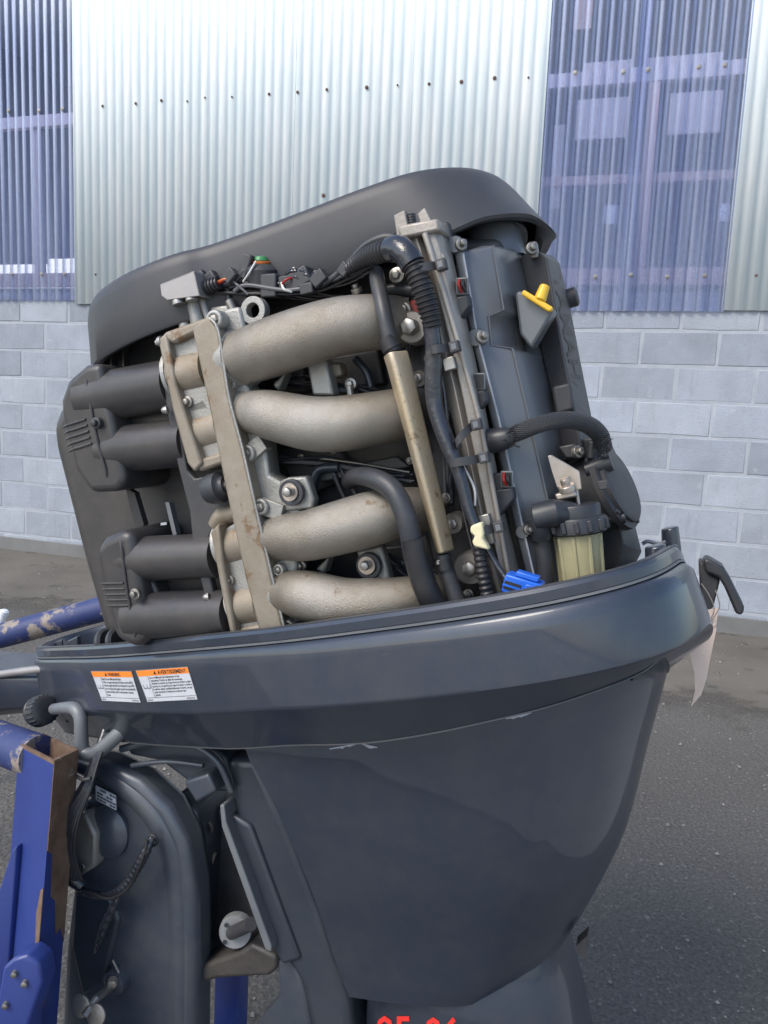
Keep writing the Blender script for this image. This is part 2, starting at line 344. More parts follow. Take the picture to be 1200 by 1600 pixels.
# ------------------------------------------------------------------ warehouse
def wallmat(name, c1):
    m, N, L, b = new_mat(name)
    tc = N.new('ShaderNodeTexCoord'); oi = N.new('ShaderNodeObjectInfo')
    mu = N.new('ShaderNodeMath'); mu.operation = 'MULTIPLY'; mu.inputs[1].default_value = 37.0; L.new(oi.outputs['Random'], mu.inputs[0])
    ad = N.new('ShaderNodeVectorMath'); ad.operation = 'ADD'; L.new(tc.outputs['Object'], ad.inputs[0]); L.new(mu.outputs[0], ad.inputs[1])
    def noise(scale, detail, rough=.6, st=None):
        n = N.new('ShaderNodeTexNoise'); n.inputs['Scale'].default_value = scale; n.inputs['Detail'].default_value = detail; n.inputs['Roughness'].default_value = rough
        if st:
            mp = N.new('ShaderNodeMapping'); mp.inputs['Scale'].default_value = st; L.new(ad.outputs[0], mp.inputs[0]); L.new(mp.outputs[0], n.inputs['Vector'])
        else: L.new(ad.outputs[0], n.inputs['Vector'])
        return n
    def ramp(src, a, b_, lo=0.0, hi=1.0):
        r_ = N.new('ShaderNodeMapRange'); r_.inputs['From Min'].default_value = a; r_.inputs['From Max'].default_value = b_; r_.inputs['To Min'].default_value = lo; r_.inputs['To Max'].default_value = hi
        L.new(src, r_.inputs['Value']); return r_.outputs[0]
    def mix(fac, a, b_):
        x = N.new('ShaderNodeMix'); x.data_type = 'RGBA'; L.new(fac, x.inputs[0])
        if isinstance(a, tuple): x.inputs[6].default_value = (*a, 1)
        else: L.new(a, x.inputs[6])
        x.inputs[7].default_value = (*b_, 1); return x.outputs[2]
    col = mix(ramp(noise(5, 8).outputs[0], .3, .7), tuple(x * .88 for x in c1), tuple(x * 1.12 for x in c1))
    col = mix(ramp(noise(3, 6, .7, (9, 1, 1.1)).outputs[0], .56, .75, 0, .55), col, tuple(x * .70 for x in c1))       # runs of damp
    col = mix(ramp(noise(11, 9, .75).outputs[0], .60, .70, 0, .6), col, (0.50, 0.52, 0.54))                            # worn, chalky paint
    col = mix(ramp(noise(95, 3).outputs[0], .66, .72, 0, .75), col, (0.17, 0.18, 0.195))                                 # pits
    rnd = N.new('ShaderNodeMix'); rnd.data_type = 'RGBA'; rnd.blend_type = 'MULTIPLY'; rnd.inputs[0].default_value = 1
    L.new(col, rnd.inputs[6]); L.new(ramp(oi.outputs['Random'], 0, 1, .86, 1.08), rnd.inputs[7]); L.new(rnd.outputs[2], b.inputs['Base Color'])
    b.inputs['Roughness'].default_value = .88
    bp = N.new('ShaderNodeBump'); bp.inputs['Strength'].default_value = .7; bp.inputs['Distance'].default_value = .004
    L.new(noise(120, 5, .7).outputs[0], bp.inputs['Height']); L.new(bp.outputs[0], b.inputs['Normal'])
    return m
M['block'] = [wallmat('block_paint_%s' % w, c) for w, c in (('plain', (0.325, 0.355, 0.405)), ('pale', (0.345, 0.375, 0.42)), ('dull', (0.305, 0.335, 0.385)))]
M['mortar'] = pbr('mortar', (0.31, 0.338, 0.38), (0.40, 0.425, 0.46), 9, 0.9, 0, 0.3, 120)
m, N, L, b = new_mat('painted_iron')
tc = N.new('ShaderNodeTexCoord'); mp = N.new('ShaderNodeMapping'); mp.inputs['Scale'].default_value = (6, 6, 0.7)
nz = N.new('ShaderNodeTexNoise'); nz.inputs['Scale'].default_value = 2.2; nz.inputs['Detail'].default_value = 8; nz.inputs['Roughness'].default_value = 0.65
L.new(tc.outputs['Object'], mp.inputs[0]); L.new(mp.outputs[0], nz.inputs['Vector'])
rp = N.new('ShaderNodeMapRange'); rp.inputs['From Min'].default_value = 0.42; rp.inputs['From Max'].default_value = 0.62
L.new(nz.outputs[0], rp.inputs['Value'])
mx = N.new('ShaderNodeMix'); mx.data_type = 'RGBA'; mx.inputs[6].default_value = (0.71, 0.79, 0.81, 1); mx.inputs[7].default_value = (0.83, 0.865, 0.865, 1)
L.new(rp.outputs[0], mx.inputs[0]); L.new(mx.outputs[2], b.inputs['Base Color'])
b.inputs['Roughness'].default_value = 0.72; b.inputs['Specular IOR Level'].default_value = 0.3
M['iron'] = m
m, N, L, b = new_mat('tinted_sheet')
tc = N.new('ShaderNodeTexCoord'); mp = N.new('ShaderNodeMapping'); mp.inputs['Scale'].default_value = (9, 9, 0.35)
nz = N.new('ShaderNodeTexNoise'); nz.inputs['Scale'].default_value = 2; nz.inputs['Detail'].default_value = 5
L.new(tc.outputs['Object'], mp.inputs[0]); L.new(mp.outputs[0], nz.inputs['Vector'])
rp = N.new('ShaderNodeMapRange'); rp.inputs['From Min'].default_value = 0.35; rp.inputs['From Max'].default_value = 0.65
L.new(nz.outputs[0], rp.inputs['Value'])
mx = N.new('ShaderNodeMix'); mx.data_type = 'RGBA'; mx.inputs[6].default_value = (0.44, 0.52, 0.76, 1); mx.inputs[7].default_value = (0.70, 0.77, 0.94, 1)
L.new(rp.outputs[0], mx.inputs[0]); L.new(mx.outputs[2], b.inputs['Base Color'])
b.inputs['Roughness'].default_value = 0.22
tr = N.new('ShaderNodeBsdfTransparent'); tr.inputs['Color'].default_value = (0.90, 0.92, 1.0, 1)
ms = N.new('ShaderNodeMixShader'); lw = N.new('ShaderNodeLayerWeight'); lw.inputs[0].default_value = 0.35
mr = N.new('ShaderNodeMapRange'); mr.inputs['From Min'].default_value = 0.05; mr.inputs['From Max'].default_value = 0.40; mr.inputs['To Min'].default_value = 0.90; mr.inputs['To Max'].default_value = 0.28
L.new(lw.outputs['Facing'], mr.inputs['Value']); L.new(mr.outputs[0], ms.inputs[0])
L.new(b.outputs[0], ms.inputs[1]); L.new(tr.outputs[0], ms.inputs[2]); L.new(ms.outputs[0], N['Material Output'].inputs[0])
M['tint'] = m
M['timber'] = pbr('pale_timber', (0.80, 0.70, 0.66), (0.86, 0.77, 0.74), 6, 0.7, 0, 0.2, 60)
M['redtimber'] = pbr('reddish_timber', (0.78, 0.52, 0.43), (0.84, 0.62, 0.54), 6, 0.7, 0, 0.2, 60)
M['inside'] = pbr('inside_lining', (0.12, 0.13, 0.17), (0.18, 0.19, 0.23), 2, 0.9)
M['card'] = pbr('white_card', (0.75, 0.76, 0.78), None, 5, 0.6)
M['rustscrew'] = pbr('rusty_screw', (0.10, 0.055, 0.045), (0.16, 0.09, 0.07), 40, 0.8)
m, N, L, b = new_mat('sheet_glow'); b.inputs['Base Color'].default_value = (0.8, 0.8, 0.8, 1)
b.inputs['Emission Color'].default_value = (1, 0.98, 0.95, 1); b.inputs['Emission Strength'].default_value = 1.1
M['lit'] = m

WFM = Matrix(((WU.x, WN.x, 0, WB.x), (WU.y, WN.y, 0, WB.y), (0, 0, 1, 0), (0, 0, 0, 1)))
ware = empty('warehouse', 'warehouse wall of pale painted blocks below corrugated iron and blue clear sheets', 'building', WFM)
def wbox(mb, u0, u1, d0, d1, z0, z1):
    return mb.box(((u0 + u1) / 2, (d0 + d1) / 2, (z0 + z1) / 2), abs(u1 - u0), abs(d1 - d0), abs(z1 - z0))
PITCH, ROW, UL, UR = 0.393, 0.188, -7.9, 3.1
# blocks, mortar recessed 4 mm behind their faces
wbox(MB(), UL, UR, -0.19, -0.0012, -0.1, 1.83).build('mortar_core', M['mortar'], ware)
blockmeshes = []
for i in range(9):
    mb = MB(); w_, h_ = PITCH - 0.014, ROW - 0.013
    j = lambda: random.uniform(-.0035, .0035)
    d = 0.0015 * random.random()
    lp = [V((-w_/2 + j(), 0, -h_/2 + j())), V((0, 0, -h_/2 + j())), V((w_/2 + j(), 0, -h_/2 + j())), V((w_/2 + j(), 0, h_/2 + j())), V((0, 0, h_/2 + j())), V((-w_/2 + j(), 0, h_/2 + j()))]
    mb.prism([p + V((0, d, 0)) for p in lp], (0, -0.03, 0))
    o = mb.build('block', M['block'][i % 3], ware, bevel=0.005, seg=2)
    blockmeshes.append(o)
nb = 0
for r in range(10):
    z = 1.627 + ROW / 2 - ROW * r
    off = -0.66 if r % 2 else -0.465
    u = off + PITCH / 2 - 20 * PITCH
    while u < UR - PITCH / 2:
        if u > UL + PITCH / 2:
            src = random.choice(blockmeshes)
            if nb < 9: o = blockmeshes[nb]
            else:
                o = src.copy(); COL.objects.link(o); o.parent = ware
            o.location = (u, random.uniform(-.001, .001), z); nb += 1
        u += PITCH
# corrugated sheets
def corrugated(name, u0, u1, z0, z1, mat, lift, amp=0.0042, label=None):
    mb = MB(); n = max(8, int((u1 - u0) / 0.062 * 14))
    lo, hi = [], []
    for i in range(n + 1):
        u = u0 + (u1 - u0) * i / n
        c = cos(2 * pi * u / 0.062)
        y = lift + amp * (1 - (0.5 - 0.5 * c) ** 1.7 * 2)      # broad crowns, narrow valleys
        lo.append((u, y, z0)); hi.append((u, y, z1))
    b0 = len(mb.v)
    mb.v += [V(p) for p in lo] + [V(p) for p in hi]
    for i in range(n): mb.f.append((i, i + 1, n + 1 + i + 1, n + 1 + i))
    o = mb.build(name, mat, ware, smooth=80, label=label)
    sm = o.modifiers.new('gauge', 'SOLIDIFY'); sm.thickness = 0.0012
    return o
ZT = 5.0
i = 0
u = -4.326
while u < -1.3:
    corrugated('iron_sheet', u, u + 0.7655 + (0.05 if u + .7655 < -1.3 else 0.0), 1.752 + random.uniform(-.004, .004), ZT, M['iron'], 0.016 + 0.0025 * (i % 2)); u += 0.7655; i += 1
u = -0.272
while u < UR - .1:
    corrugated('iron_sheet', u, u + 0.80, 1.735, ZT, M['iron'], 0.016 + 0.0025 * (i % 2)); u += 0.7655; i += 1
for k_, (a, b_) in enumerate(((-1.275, -0.745), (-0.805, -0.262))):
    corrugated('clear_sheet', a, b_, 1.728, ZT, M['tint'], 0.0125 + 0.003 * k_, amp=0.0078, label='blue tinted see through corrugated sheet')
for k_, (a, b_) in enumerate(((-5.08, -4.315), (-5.85, -5.02), (-6.6, -5.8))):
    corrugated('clear_sheet', a, b_, 1.775, ZT, M['tint'], 0.0125 + 0.003 * (k_ % 2), amp=0.0078, label='blue tinted see through corrugated sheet')
u = -7.9
corrugated('iron_sheet', -7.9, -6.55, 1.75, ZT, M['iron'], 0.019)
# screws: crowns of the corrugation only
def screw(u, z, mat, r=0.007):
    u = round(u / 0.062) * 0.062
    mb = MB(); mb.lathe((u, 0.026, z), (0, 1, 0), [(r * 1.5, 0), (r * 1.5, 0.0015), (r, 0.002), (r * .9, 0.006), (r * .3, 0.0065)], 8)
    return mb.build('screw', mat, ware)
u = -7.5
while u < 2.9:
    tint = (-1.27 < u < -.27) or (-6.6 < u < -4.33)
    z = 2.975 - 0.012 * (u + 2.2)
    screw(u + random.choice((0, 0, .076)), z + random.uniform(-.008, .008), M['dull'] if tint else M['rustscrew'], 0.009 if tint else random.choice((.006, .0075, .004)))
    screw(u, 1.925 - 0.008 * (u + 2.2) + random.uniform(-.006, .006), M['dull'] if tint else M['rustscrew'], 0.008 if tint else .005)
    u += random.choice((.186, .186, .248))
screw(-2.545, 2.39, M['rustscrew'], 0.008)
# framing behind the sheets
fr = ware
def wood(name, u0, u1, z0, z1, mat, d=-0.03, t=0.05):
    return wbox(MB(), u0, u1, d - t, d, z0, z1).build(name, mat, ware, bevel=0.003)
wood('timber_rail', -7.8, 3.0, 2.91, 2.985, M['timber'], d=-0.004)
wood('timber_rail', -7.8, 3.0, 1.87, 1.96, M['redtimber'], d=-0.004)
wood('timber_rail', -1.4, -.1, 2.415, 2.465, M['redtimber'], d=-0.06)
wood('timber_post', -0.735, -0.675, 1.962, 2.908, M['redtimber'], d=-0.008)
wood('timber_post', -4.70, -4.64, 1.96, 2.91, M['timber'], d=-0.035)
wood('timber_post', -1.22, -1.16, 2.3, 2.75, M['timber'], d=-0.09)
wood('timber_board', -1.10, -0.83, 2.65, 2.86, M['timber'], d=-0.05, t=0.02)
wood('timber_board', -0.62, -0.36, 2.65, 2.86, M['timber'], d=-0.05, t=0.02)
wood('timber_board', -1.08, -0.83, 2.99, 3.04, M['timber'], d=-0.035, t=0.03)
wood('timber_board', -0.75, -0.38, 2.99, 3.04, M['timber'], d=-0.035, t=0.03)
wood('timber_board', -1.16, -1.06, 3.25, 3.55, M['redtimber'], d=-0.12, t=0.02)
wood('card', -0.915, -0.835, 2.19, 2.29, M['card'], d=-0.003, t=0.004)
wood('card', -0.325, -0.275, 2.19, 2.28, M['card'], d=-0.003, t=0.004)
# the inside is a dark hall with glowing panes added to brighten the left sheets
wbox(MB(), UL, UR, -6.2, -6.0, 0, 5.2).build('back_wall', M['inside'], ware)
wbox(MB(), UL, UL + .1, -6.0, -0.2, 0, 5.0).build('end_wall', M['inside'], ware)
wbox(MB(), UR - .1, UR, -6.0, -0.2, 0, 5.0).build('end_wall', M['inside'], ware)
wbox(MB(), UL - .1, UR + .1, -6.2, 0.12, 5.001, 5.12).build('roof', M['iron'], ware)
for (u0, u1, z1) in ((-6.1, -5.25, 2.17), (-5.23, -4.70, 2.21), (-4.68, -4.30, 2.13)):
    wbox(MB(), u0, u1, -0.82, -0.8, 1.985, z1).build('glow_pane', M['lit'], ware, label='added glowing pane giving the clear sheet its bright patch')
# foot of the wall, darker render
MBs = wbox(MB(), UL, UR, -0.01, 0.012, -0.05, 0.095); MBs.build('wall_foot', M['skirt'], ware, bevel=0.004)

# ------------------------------------------------------------------ outboard motor
motor = empty('outboard_motor', 'dark grey outboard boat motor with its top cover off and engine bared', 'outboard motor', MMAT)
def part(name, mb, mat, parent=None, **k): return mb.build(name, mat, parent or motor, **k)
NEAR = V((0, -1, 0))
def bolt(x, y, d, rpx, parent=None, mat='steel', axis=NEAR, washer=True, hexr=0.62, h=0.9, name='bolt'):
    c = P(x, y, d); r = rad(rpx, d, x); mb = MB()
    prof = []
    if washer: mb.lathe(c, axis, [(r, -r * .6), (r, r * .12), (r * .95, r * .2)], 18)
    a = r * hexr
    mb.lathe(c, axis, [(a, 0), (a, r * h * .85), (a * .9, r * h)], 6, start=random.random())
    return part(name, mb, M[mat], parent, bevel=r * .06, seg=1)

# --- tray (lower cowling), lofted round its plan outline
TRAY = [(-.597, -.012), (-.525, -.045), (-.43, -.088), (-.326, -.128), (-.158, -.182), (-.034, -.217), (.087, -.238), (.165, -.247), (.24, -.247), (.30, -.231), (.338, -.203), (.359, -.163), (.369, -.118),
        (.366, -.068), (.350, -.005), (.322, .06), (.282, .13), (.22, .19), (.1, .25), (-.1, .26), (-.3, .235), (-.5, .192), (-.60, .155), (-.646, .105), (-.65, .05), (-.632, .012)]
def sstep(x, a, b):
    t = max(0, min(1, (x - a) / (b - a))); return t * t * (3 - 2 * t)
def smooth_closed(pts, n=5):
    m = len(pts); out = []
    for i in range(m):
        p0, p1, p2, p3 = (pts[(i + q) % m] for q in (-1, 0, 1, 2))
        for k in range(n):
            t = k / n
            out.append(tuple(0.5 * ((2 * b) + (-a + c) * t + (2 * a - 5 * b + 4 * c - d) * t * t + (-a + 3 * b - 3 * c + d) * t ** 3) for a, b, c, d in zip(p0, p1, p2, p3)))
    return out
TS = smooth_closed(TRAY)
def offset(pl, o):
    m = len(pl); out = []
    for i in range(m):
        a = V((*pl[i - 1], 0)); c = V((*pl[(i + 1) % m], 0)); t = (c - a).normalized()
        out.append((pl[i][0] + t.y * o, pl[i][1] - t.x * o))
    return out
def ring(o, z):
    out = []
    if z < -.105: oo = [o - .026 * sstep(x, .20, .36) for x, y in TS]
    else: oo = [o] * len(TS)
    base = {}
    for i, (x, y) in enumerate(TS):
        if oo[i] not in base: base[oo[i]] = offset(TS, oo[i])
        px_, py_ = base[oo[i]][i]
        k = 1 - .08 * sstep(x, -.02, .32) + .07 * sstep(-x, .05, .2)
        low_ = sstep(-z, .098, .141)
        zz = z if z > -.035 else -.035 + (z + .035) * k
        dip = -.046 * sstep(x, .12, .33) * sstep(y, -.15, -.02) + .018 * low_ * sstep(x, .0, .3)
        out.append(V((px_, py_, zz + dip)))
    return out
tray = MB()
prof = [(-.016, -.115), (-.016, -.016), (-.011, -.0085), (-.003, -.0085), (0, -.012), (0, -.021), (-.004, -.0225), (-.004, -.0245), (.003, -.026), (.007, -.030), (.0085, -.044), (.0125, -.090), (.0125, -.0935), (.0105, -.096), (-.0105, -.141), (-.0125, -.144), (-.018, -.1455), (-.05, -.146)]
tray.loft([ring(o, z) for o, z in prof], cap=False)
n_ = len(TS); tray.f.append(tuple((len(prof) - 1) * n_ + j for j in range(n_)))
tray_o = part('lower_cowling', tray, M['cowl'], smooth=40)
tray_bvh = BVHTree.FromPolygons([tuple(v) for v in tray.v], tray.f)
mb = MB(); mb.prism([V((x, y, -.10)) for x, y in offset(TS, -.018)], (0, 0, -.006)); part('tray_floor', mb, M['dark'], tray_o)
# rubbed rim strip sits on the lip
mb = MB(); mb.loft([ring(-.0105, -.0082), ring(-.0035, -.0082), ring(-.0035, -.0074), ring(-.0105, -.0074)], ring=True); part('rim_seal', mb, M['rim'], tray_o)
mb = MB(); mb.loft([ring(-.0035, -.0217), ring(.0012, -.0217), ring(.0012, -.0240), ring(-.0035, -.0240)], ring=True); part('trim_line', mb, M['greyedge'], tray_o)

mb = MB(); mb.loft([ring(-.020, -.1432), ring(-.0112, -.1432), ring(-.0112, -.1446), ring(-.020, -.1446)], ring=True); part('seam_line', mb, M['rim'], tray_o)
# --- apron below the tray: U shaped sections, flat open front
LV = [(385, 1180, 1052, 1036), (412, 1225, 1034, 1110), (440, 1280, 1012, 1190), (490, 1400, 975, 1330), (520, 1490, 920, 1440), (536, 1535, 878, 1505), (546, 1558, 842, 1538)]
AW = [.222, .213, .203, .183, .165, .158, .153]
LV2 = catmull([tuple(map(float, l)) + (w,) for l, w in zip(LV, AW)], 4)
apron = MB(); loops = []
for i, (xl, yl, xr, yr, W_) in enumerate(LV2):
    a = P(xl, yl, .035 - .84 * W_); b = P(xr, yr, -.03)
    if i == 0: a.z, b.z = -.15, -.118
    zc = (a.z, b.z); yc = .035
    lp = []
    N_ = 22
    for s in range(N_ + 1):
        t = s / N_; ang = t * pi / 2
        X = a.x + (b.x - a.x) * (sin(ang) ** 0.9)
        w = W_ * (1 - sin(ang) ** 2.6) ** (1 / 2.0) if t < 1 else 0
        w = W_ * ((max(0, 1 - (sin(ang)) ** 2.4)) ** .55)
        wl_ = w * (0.84 + 0.16 * min(1, t * 2.2))            # slightly narrower at the front edge
        lp.append(V((X, yc - wl_, a.z + (b.z - a.z) * sin(ang) ** 1.5)))
    lp += [V((p.x, 2 * yc - p.y, p.z)) for p in reversed(lp[:-1])]
    loops.append(lp)
apron.loft(loops)
apron_o = part('apron', apron, M['cowl'], smooth=50)
apron_bvh = BVHTree.FromPolygons([tuple(v) for v in apron.v], apron.f)
# seam line with scuffs
def hit(bvh, x, y, lift=0.0006):
    o = MINV @ CPOS; d = (MINV.to_3x3() @ ray(x, y)).normalized()
    loc, nor, idx, dist = bvh.ray_cast(o, d)
    if loc is None: return None
    if nor.dot(d) > 0: nor = -nor
    return loc + nor * lift
for (x0, y0, x1, y1) in ((515, 1168, 560, 1160), (565, 1160, 590, 1166), (575, 1159, 660, 1142), (790, 1121, 830, 1112)):
    top, bot = [], []; mb = MB()
    n = max(4, int((x1 - x0) / 4))
    for i in range(n + 1):
        t = i / n; x = x0 + (x1 - x0) * t; y = y0 + (y1 - y0) * t
        p = hit(apron_bvh, x, y + 1); q = hit(apron_bvh, x, y + 2.5 + random.random() * 4 * (1 - abs(2 * t - 1)))
        if p and q: top.append(p); bot.append(q)
    b0 = len(mb.v); mb.v += top + bot; k = len(top)
    for i in range(k - 1): mb.f.append((b0 + i, b0 + i + 1, b0 + k + i + 1, b0 + k + i))
    if mb.f: part('scuff', mb, M['scuff_glint'], apron_o)
# small fin at the apron's aft edge
mb = MB().plate([(900, 1478), (918, 1462), (916, 1497), (903, 1490)], .0, .02); part('drain_spout', mb, M['black'], apron_o)

# --- midsection column and gear case (running down out of the picture)
col = MB(); loops = []
for (xl, xr, yy, w) in ((575, 860, 1440, .10), (553, 893, 1515, .122), (547, 915, 1600, .122), (575, 940, 1700, .085), (600, 950, 1850, .06), (640, 955, 2100, .045)):
    a = P(xl, yy + 15, -.06); b = P(xr, yy - 15, .035)
    lp = []
    for s in range(24):
        t = 2 * pi * s / 24; c_ = cos(t); s_ = sin(t)
        lp.append(V(((a.x + b.x) / 2 - (b.x - a.x) / 2 * math.copysign(abs(c_) ** .8, c_), .035 - w * math.copysign(abs(s_) ** .7, s_), (a.z + b.z) / 2 + (b.z - a.z) / 2 * -c_)))
    loops.append(lp)
col.loft(loops); col_o = part('midsection', col, M['cowl'], smooth=60)
col_bvh = BVHTree.FromPolygons([tuple(v) for v in col.v], col.f)
zlow = loops[-1][0].z
gx = (loops[-1][0].x + loops[-1][12].x) / 2
g = MB(); g.prism([V((gx - .12, -.07, zlow)), V((gx + .2, -.09, zlow)), V((gx + .2, .16, zlow)), V((gx - .12, .14, zlow))], (0, 0, -.012)); part('ventilation_plate', g, M['cowl'], bevel=.004)

# --- flywheel cover: plan outline with a flat top
CP = [(-.318, -.052), (-.288, -.092), (-.245, -.128), (-.19, -.150), (-.135, -.156), (-.095, -.152), (-.062, -.140), (0, -.133), (.07, -.130), (.13, -.128), (.19, -.118), (.232, -.086), (.258, -.040), (.270, .02), (.262, .09), (.24, .16), (.17, .205), (.0, .22), (-.16, .215), (-.27, .17), (-.325, .09), (-.333, .01)]
CS = smooth_closed(CP, 5)
def cring(o, z, stretch=0.0, zfun=None):
    out = []
    for x, y in offset(CS, o):
        k = max(0, (x - .12) / .14)
        zz = zfun(x, y) if zfun else z
        kf = sstep(-x, .18, .30) * .40
        out.append(V((x + stretch * k - stretch * kf, y - stretch * .5 * k, zz)))
    return out
def low(x, y):
    # the rim: lower at the front, lifted into an arch at the aft port corner
    z = .357 + .008 * sstep(x, .19, .23)
    z -= .030 * sstep(x, .255, .29)
    return z
cov = MB()
cov.loft([cring(-.012, .36, .03, lambda x, y: low(x, y) + .012), cring(-.010, .36, .035, low), cring(-.002, .36, .036, lambda x, y: low(x, y) - .001), cring(0, .36, .036, lambda x, y: low(x, y) + .002), cring(0, .395, .016), cring(0, .420, .004), cring(-.002, .430, 0), cring(-.007, .4365, 0), cring(-.016, .439, 0), cring(-.06, .441, 0)], cap=False)
cov.f.append(tuple(9 * len(CS) + j for j in range(len(CS))))
part('flywheel_cover', cov, M['cover'], smooth=40)
# dark underside of the cover plus flywheel teeth
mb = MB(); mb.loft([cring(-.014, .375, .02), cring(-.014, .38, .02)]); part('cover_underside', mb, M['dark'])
fw = P(770, 352, -.02)
mb = MB()
c = V((.128, .045, fw.z + .008)); nt = 90
lo = []
for i in range(nt * 2):
    a = 2 * pi * i / (nt * 2); r = .118 if i % 2 else .112
    lo.append(V((c.x + r * cos(a), c.y + r * sin(a), c.z - .01)))
mb.prism(lo, (0, 0, .022)); part('flywheel', mb, M['rust'])

# --- engine block behind everything
mb = MB().plate([(285, 560), (400, 470), (560, 425), (705, 372), (780, 372), (900, 900), (900, 1010), (330, 1040), (300, 800)], -.085, .20); blk = part('engine_block', mb, M['dark'], bevel=.006)
def lump(px, d, th, mat='dark', name='casting', bev=.003, parent=None): return part(name, MB().plate(px, d, th), M[mat], parent or blk, bevel=bev)
lump([(600, 440), (690, 430), (730, 560), (770, 760), (800, 940), (690, 945), (640, 720), (612, 560)], -.105, .03, 'dark', 'cylinder_head')
for px in ([(430, 700), (520, 690), (560, 740), (470, 780)], [(500, 560), (590, 545), (600, 600), (520, 610)], [(610, 900), (700, 890), (720, 950), (640, 960)], [(420, 570), (470, 560), (480, 612), (430, 618)], [(560, 860), (640, 850), (655, 900), (600, 905)]):
    lump(px, -.1, .03)
lump([(480, 740), (620, 712), (640, 730), (490, 755)], -.12, .008, 'black', 'heat_shield', .002)
lump([(636, 905), (690, 900), (694, 935), (640, 940)], -.118, .02, 'flank', 'casting')

# --- front air silencer
air = MB().plate([(108, 624), (172, 590), (300, 575), (360, 1010), (190, 1025), (158, 985), (128, 880), (82, 700), (78, 665), (88, 640)], -.055, .17)
# own shape: prism whose front edge stands nearer the middle of the motor
air_o = part('air_silencer', air, M['airbox'], bevel=.018, seg=4)
def pod(px, d, th, bev): return part('silencer_pod', MB().plate(px, d, th), M['airbox'], air_o, bevel=bev, seg=5)
pod([(104, 594), (132, 570), (156, 567), (196, 752), (184, 768), (140, 770), (116, 735), (94, 648), (93, 625)], -.1495, .12, .024)
pod([(146, 860), (160, 840), (188, 829), (206, 831), (232, 1000), (212, 1016), (178, 1000), (158, 930)], -.1595, .11, .022)
for (x, y, x2, y2, dA, dB, r) in ((140, 624, 275, 600, -.120, -.128, 39), (172, 704, 300, 690, -.120, -.13, 37), (196, 874, 345, 868, -.130, -.14, 36), (212, 962, 365, 957, -.134, -.145, 38)):
    pts, rr = path([(x, y, dA, r), ((x + x2) / 2, (y + y2) / 2, (dA + dB) / 2, r), (x2, y2, dB, r)])
    part('intake_tube', MB().tube(pts, rr, 28), M['airbox'], air_o)
for px in ([(150, 640), (286, 622), (296, 690), (170, 706)], [(196, 880), (346, 872), (356, 950), (212, 960)]):
    part('tube_web', MB().plate(px, -.112, .04), M['airbox'], air_o, bevel=.004)
# seam collars between pod and tubes
for (pts_) in ([(134, 588, -.142), (136, 600, -.1495), (150, 680, -.1505), (165, 735, -.1505), (170, 752, -.144)], [(188, 842, -.154), (190, 856, -.1600), (198, 920, -.1605), (210, 985, -.1605), (213, 998, -.154)]):
    pts, rr = path([(x, y, d, 2.5) for x, y, d in pts_]); part('seam_bead', MB().tube(pts, rr, 8), M['airbox'], air_o)
# cooling ribs
for (x0, y0, x1, y1, n, dx, dy, d) in ((99, 668, 134, 655, 5, 2.3, 9.4, -.1500), (158, 912, 193, 911, 5, 2.3, 8.6, -.1600)):
    for i in range(n):
        pts, rr = path([(x0 + dx * i, y0 + dy * i, d + .008, 1.6), (x0 + 7 + dx * i, y0 + (y1 - y0) * .3 + dy * i, d + .001, 2.2), ((x0 + x1) / 2 + dx * i, y0 + (y1 - y0) * .55 + dy * i, d, 2.2), (x1 + dx * i, y1 + dy * i, d, 2.0)])
        part('rib', MB().tube(pts, rr, 8), M['airbox'], air_o)
bolt(150, 661, -.155, 9, air_o, 'black'); bolt(211, 928, -.165, 9, air_o, 'dull')
for px in ([(150, 640), (176, 648), (180, 676), (152, 674)], [(214, 910), (238, 905), (250, 935), (218, 945)]):
    lump(px, -.138, .03, 'airbox', 'boss', .004, air_o)
for x in (171, 190):
    mb = MB().plate([(x, 542 - (x - 171) * .2), (x + 3, 540), (x + 4, 582), (x + 1, 583)], -.10, .012); part('fin', mb, M['airbox'], air_o)
mb = MB().plate([(160, 562), (196, 535), (300, 494), (330, 520), (300, 560), (200, 580), (165, 585)], -.075, .02); part('top_web', mb, M['black'], air_o, bevel=.003)
# mounting plate beside the manifold
mb = MB().plate([(252, 588), (268, 600), (292, 735), (304, 748), (345, 738), (372, 726), (384, 800), (340, 806), (326, 840), (322, 880), (352, 1000), (336, 1000), (302, 860), (296, 800), (278, 730), (262, 650)], -.152, .012)
part('mounting_plate', mb, M['black'], air_o, bevel=.002)
mb = MB()
c = P(340, 762, -.165); mb.lathe(c, V((1, 0, 0)), [(.004, -.017), (.015, -.015), (.018, -.008), (.018, .004), (.013, .006), (.011, .009), (.011, .012)], 20); gm = part('rubber_mount', mb, M['rubber'], air_o)
pts = [c + V((x, 0, 0)) for x in (.012, .018, .024, .03)]
pp, rr = corrugate(pts, [.0055] * 4, .004, .25); part('stud', MB().tube(pp, rr, 10), M['steel'], gm)
bolt(361, 757, -.135, 6, air_o, 'dark', name='nut')
for (x, y) in ((262, 640), (327, 932)):
    c = P(x, y, -.16); part('clip', MB().lathe(c, V((-1, -.3, 0)), [(.005, 0), (.005, .004), (.003, .007)], 10), M['steel'], air_o)
for x in (164, 181):
    c = P(x, 1003, -.07); part('grommet', MB().lathe(c, V((1, 0, 0)), [(.008, -.006), (.016, -.0055), (.019, -.002), (.019, .002), (.016, .0055), (.008, .006)], 20), M['lever'], air_o)
mb = MB().plate([(196, 762), (210, 770), (225, 820), (212, 830)], -.10, .01); part('strut', mb, M['airbox'], air_o)
mb = MB().plate([(258, 785), (264, 785), (276, 835), (270, 836)], -.11, .01); part('strut', mb, M['greyedge'], air_o)
part('sticker', MB().plate([(251, 817), (260, 816), (260, 820), (251, 821)], -.105, .002), M['label_white'], air_o)

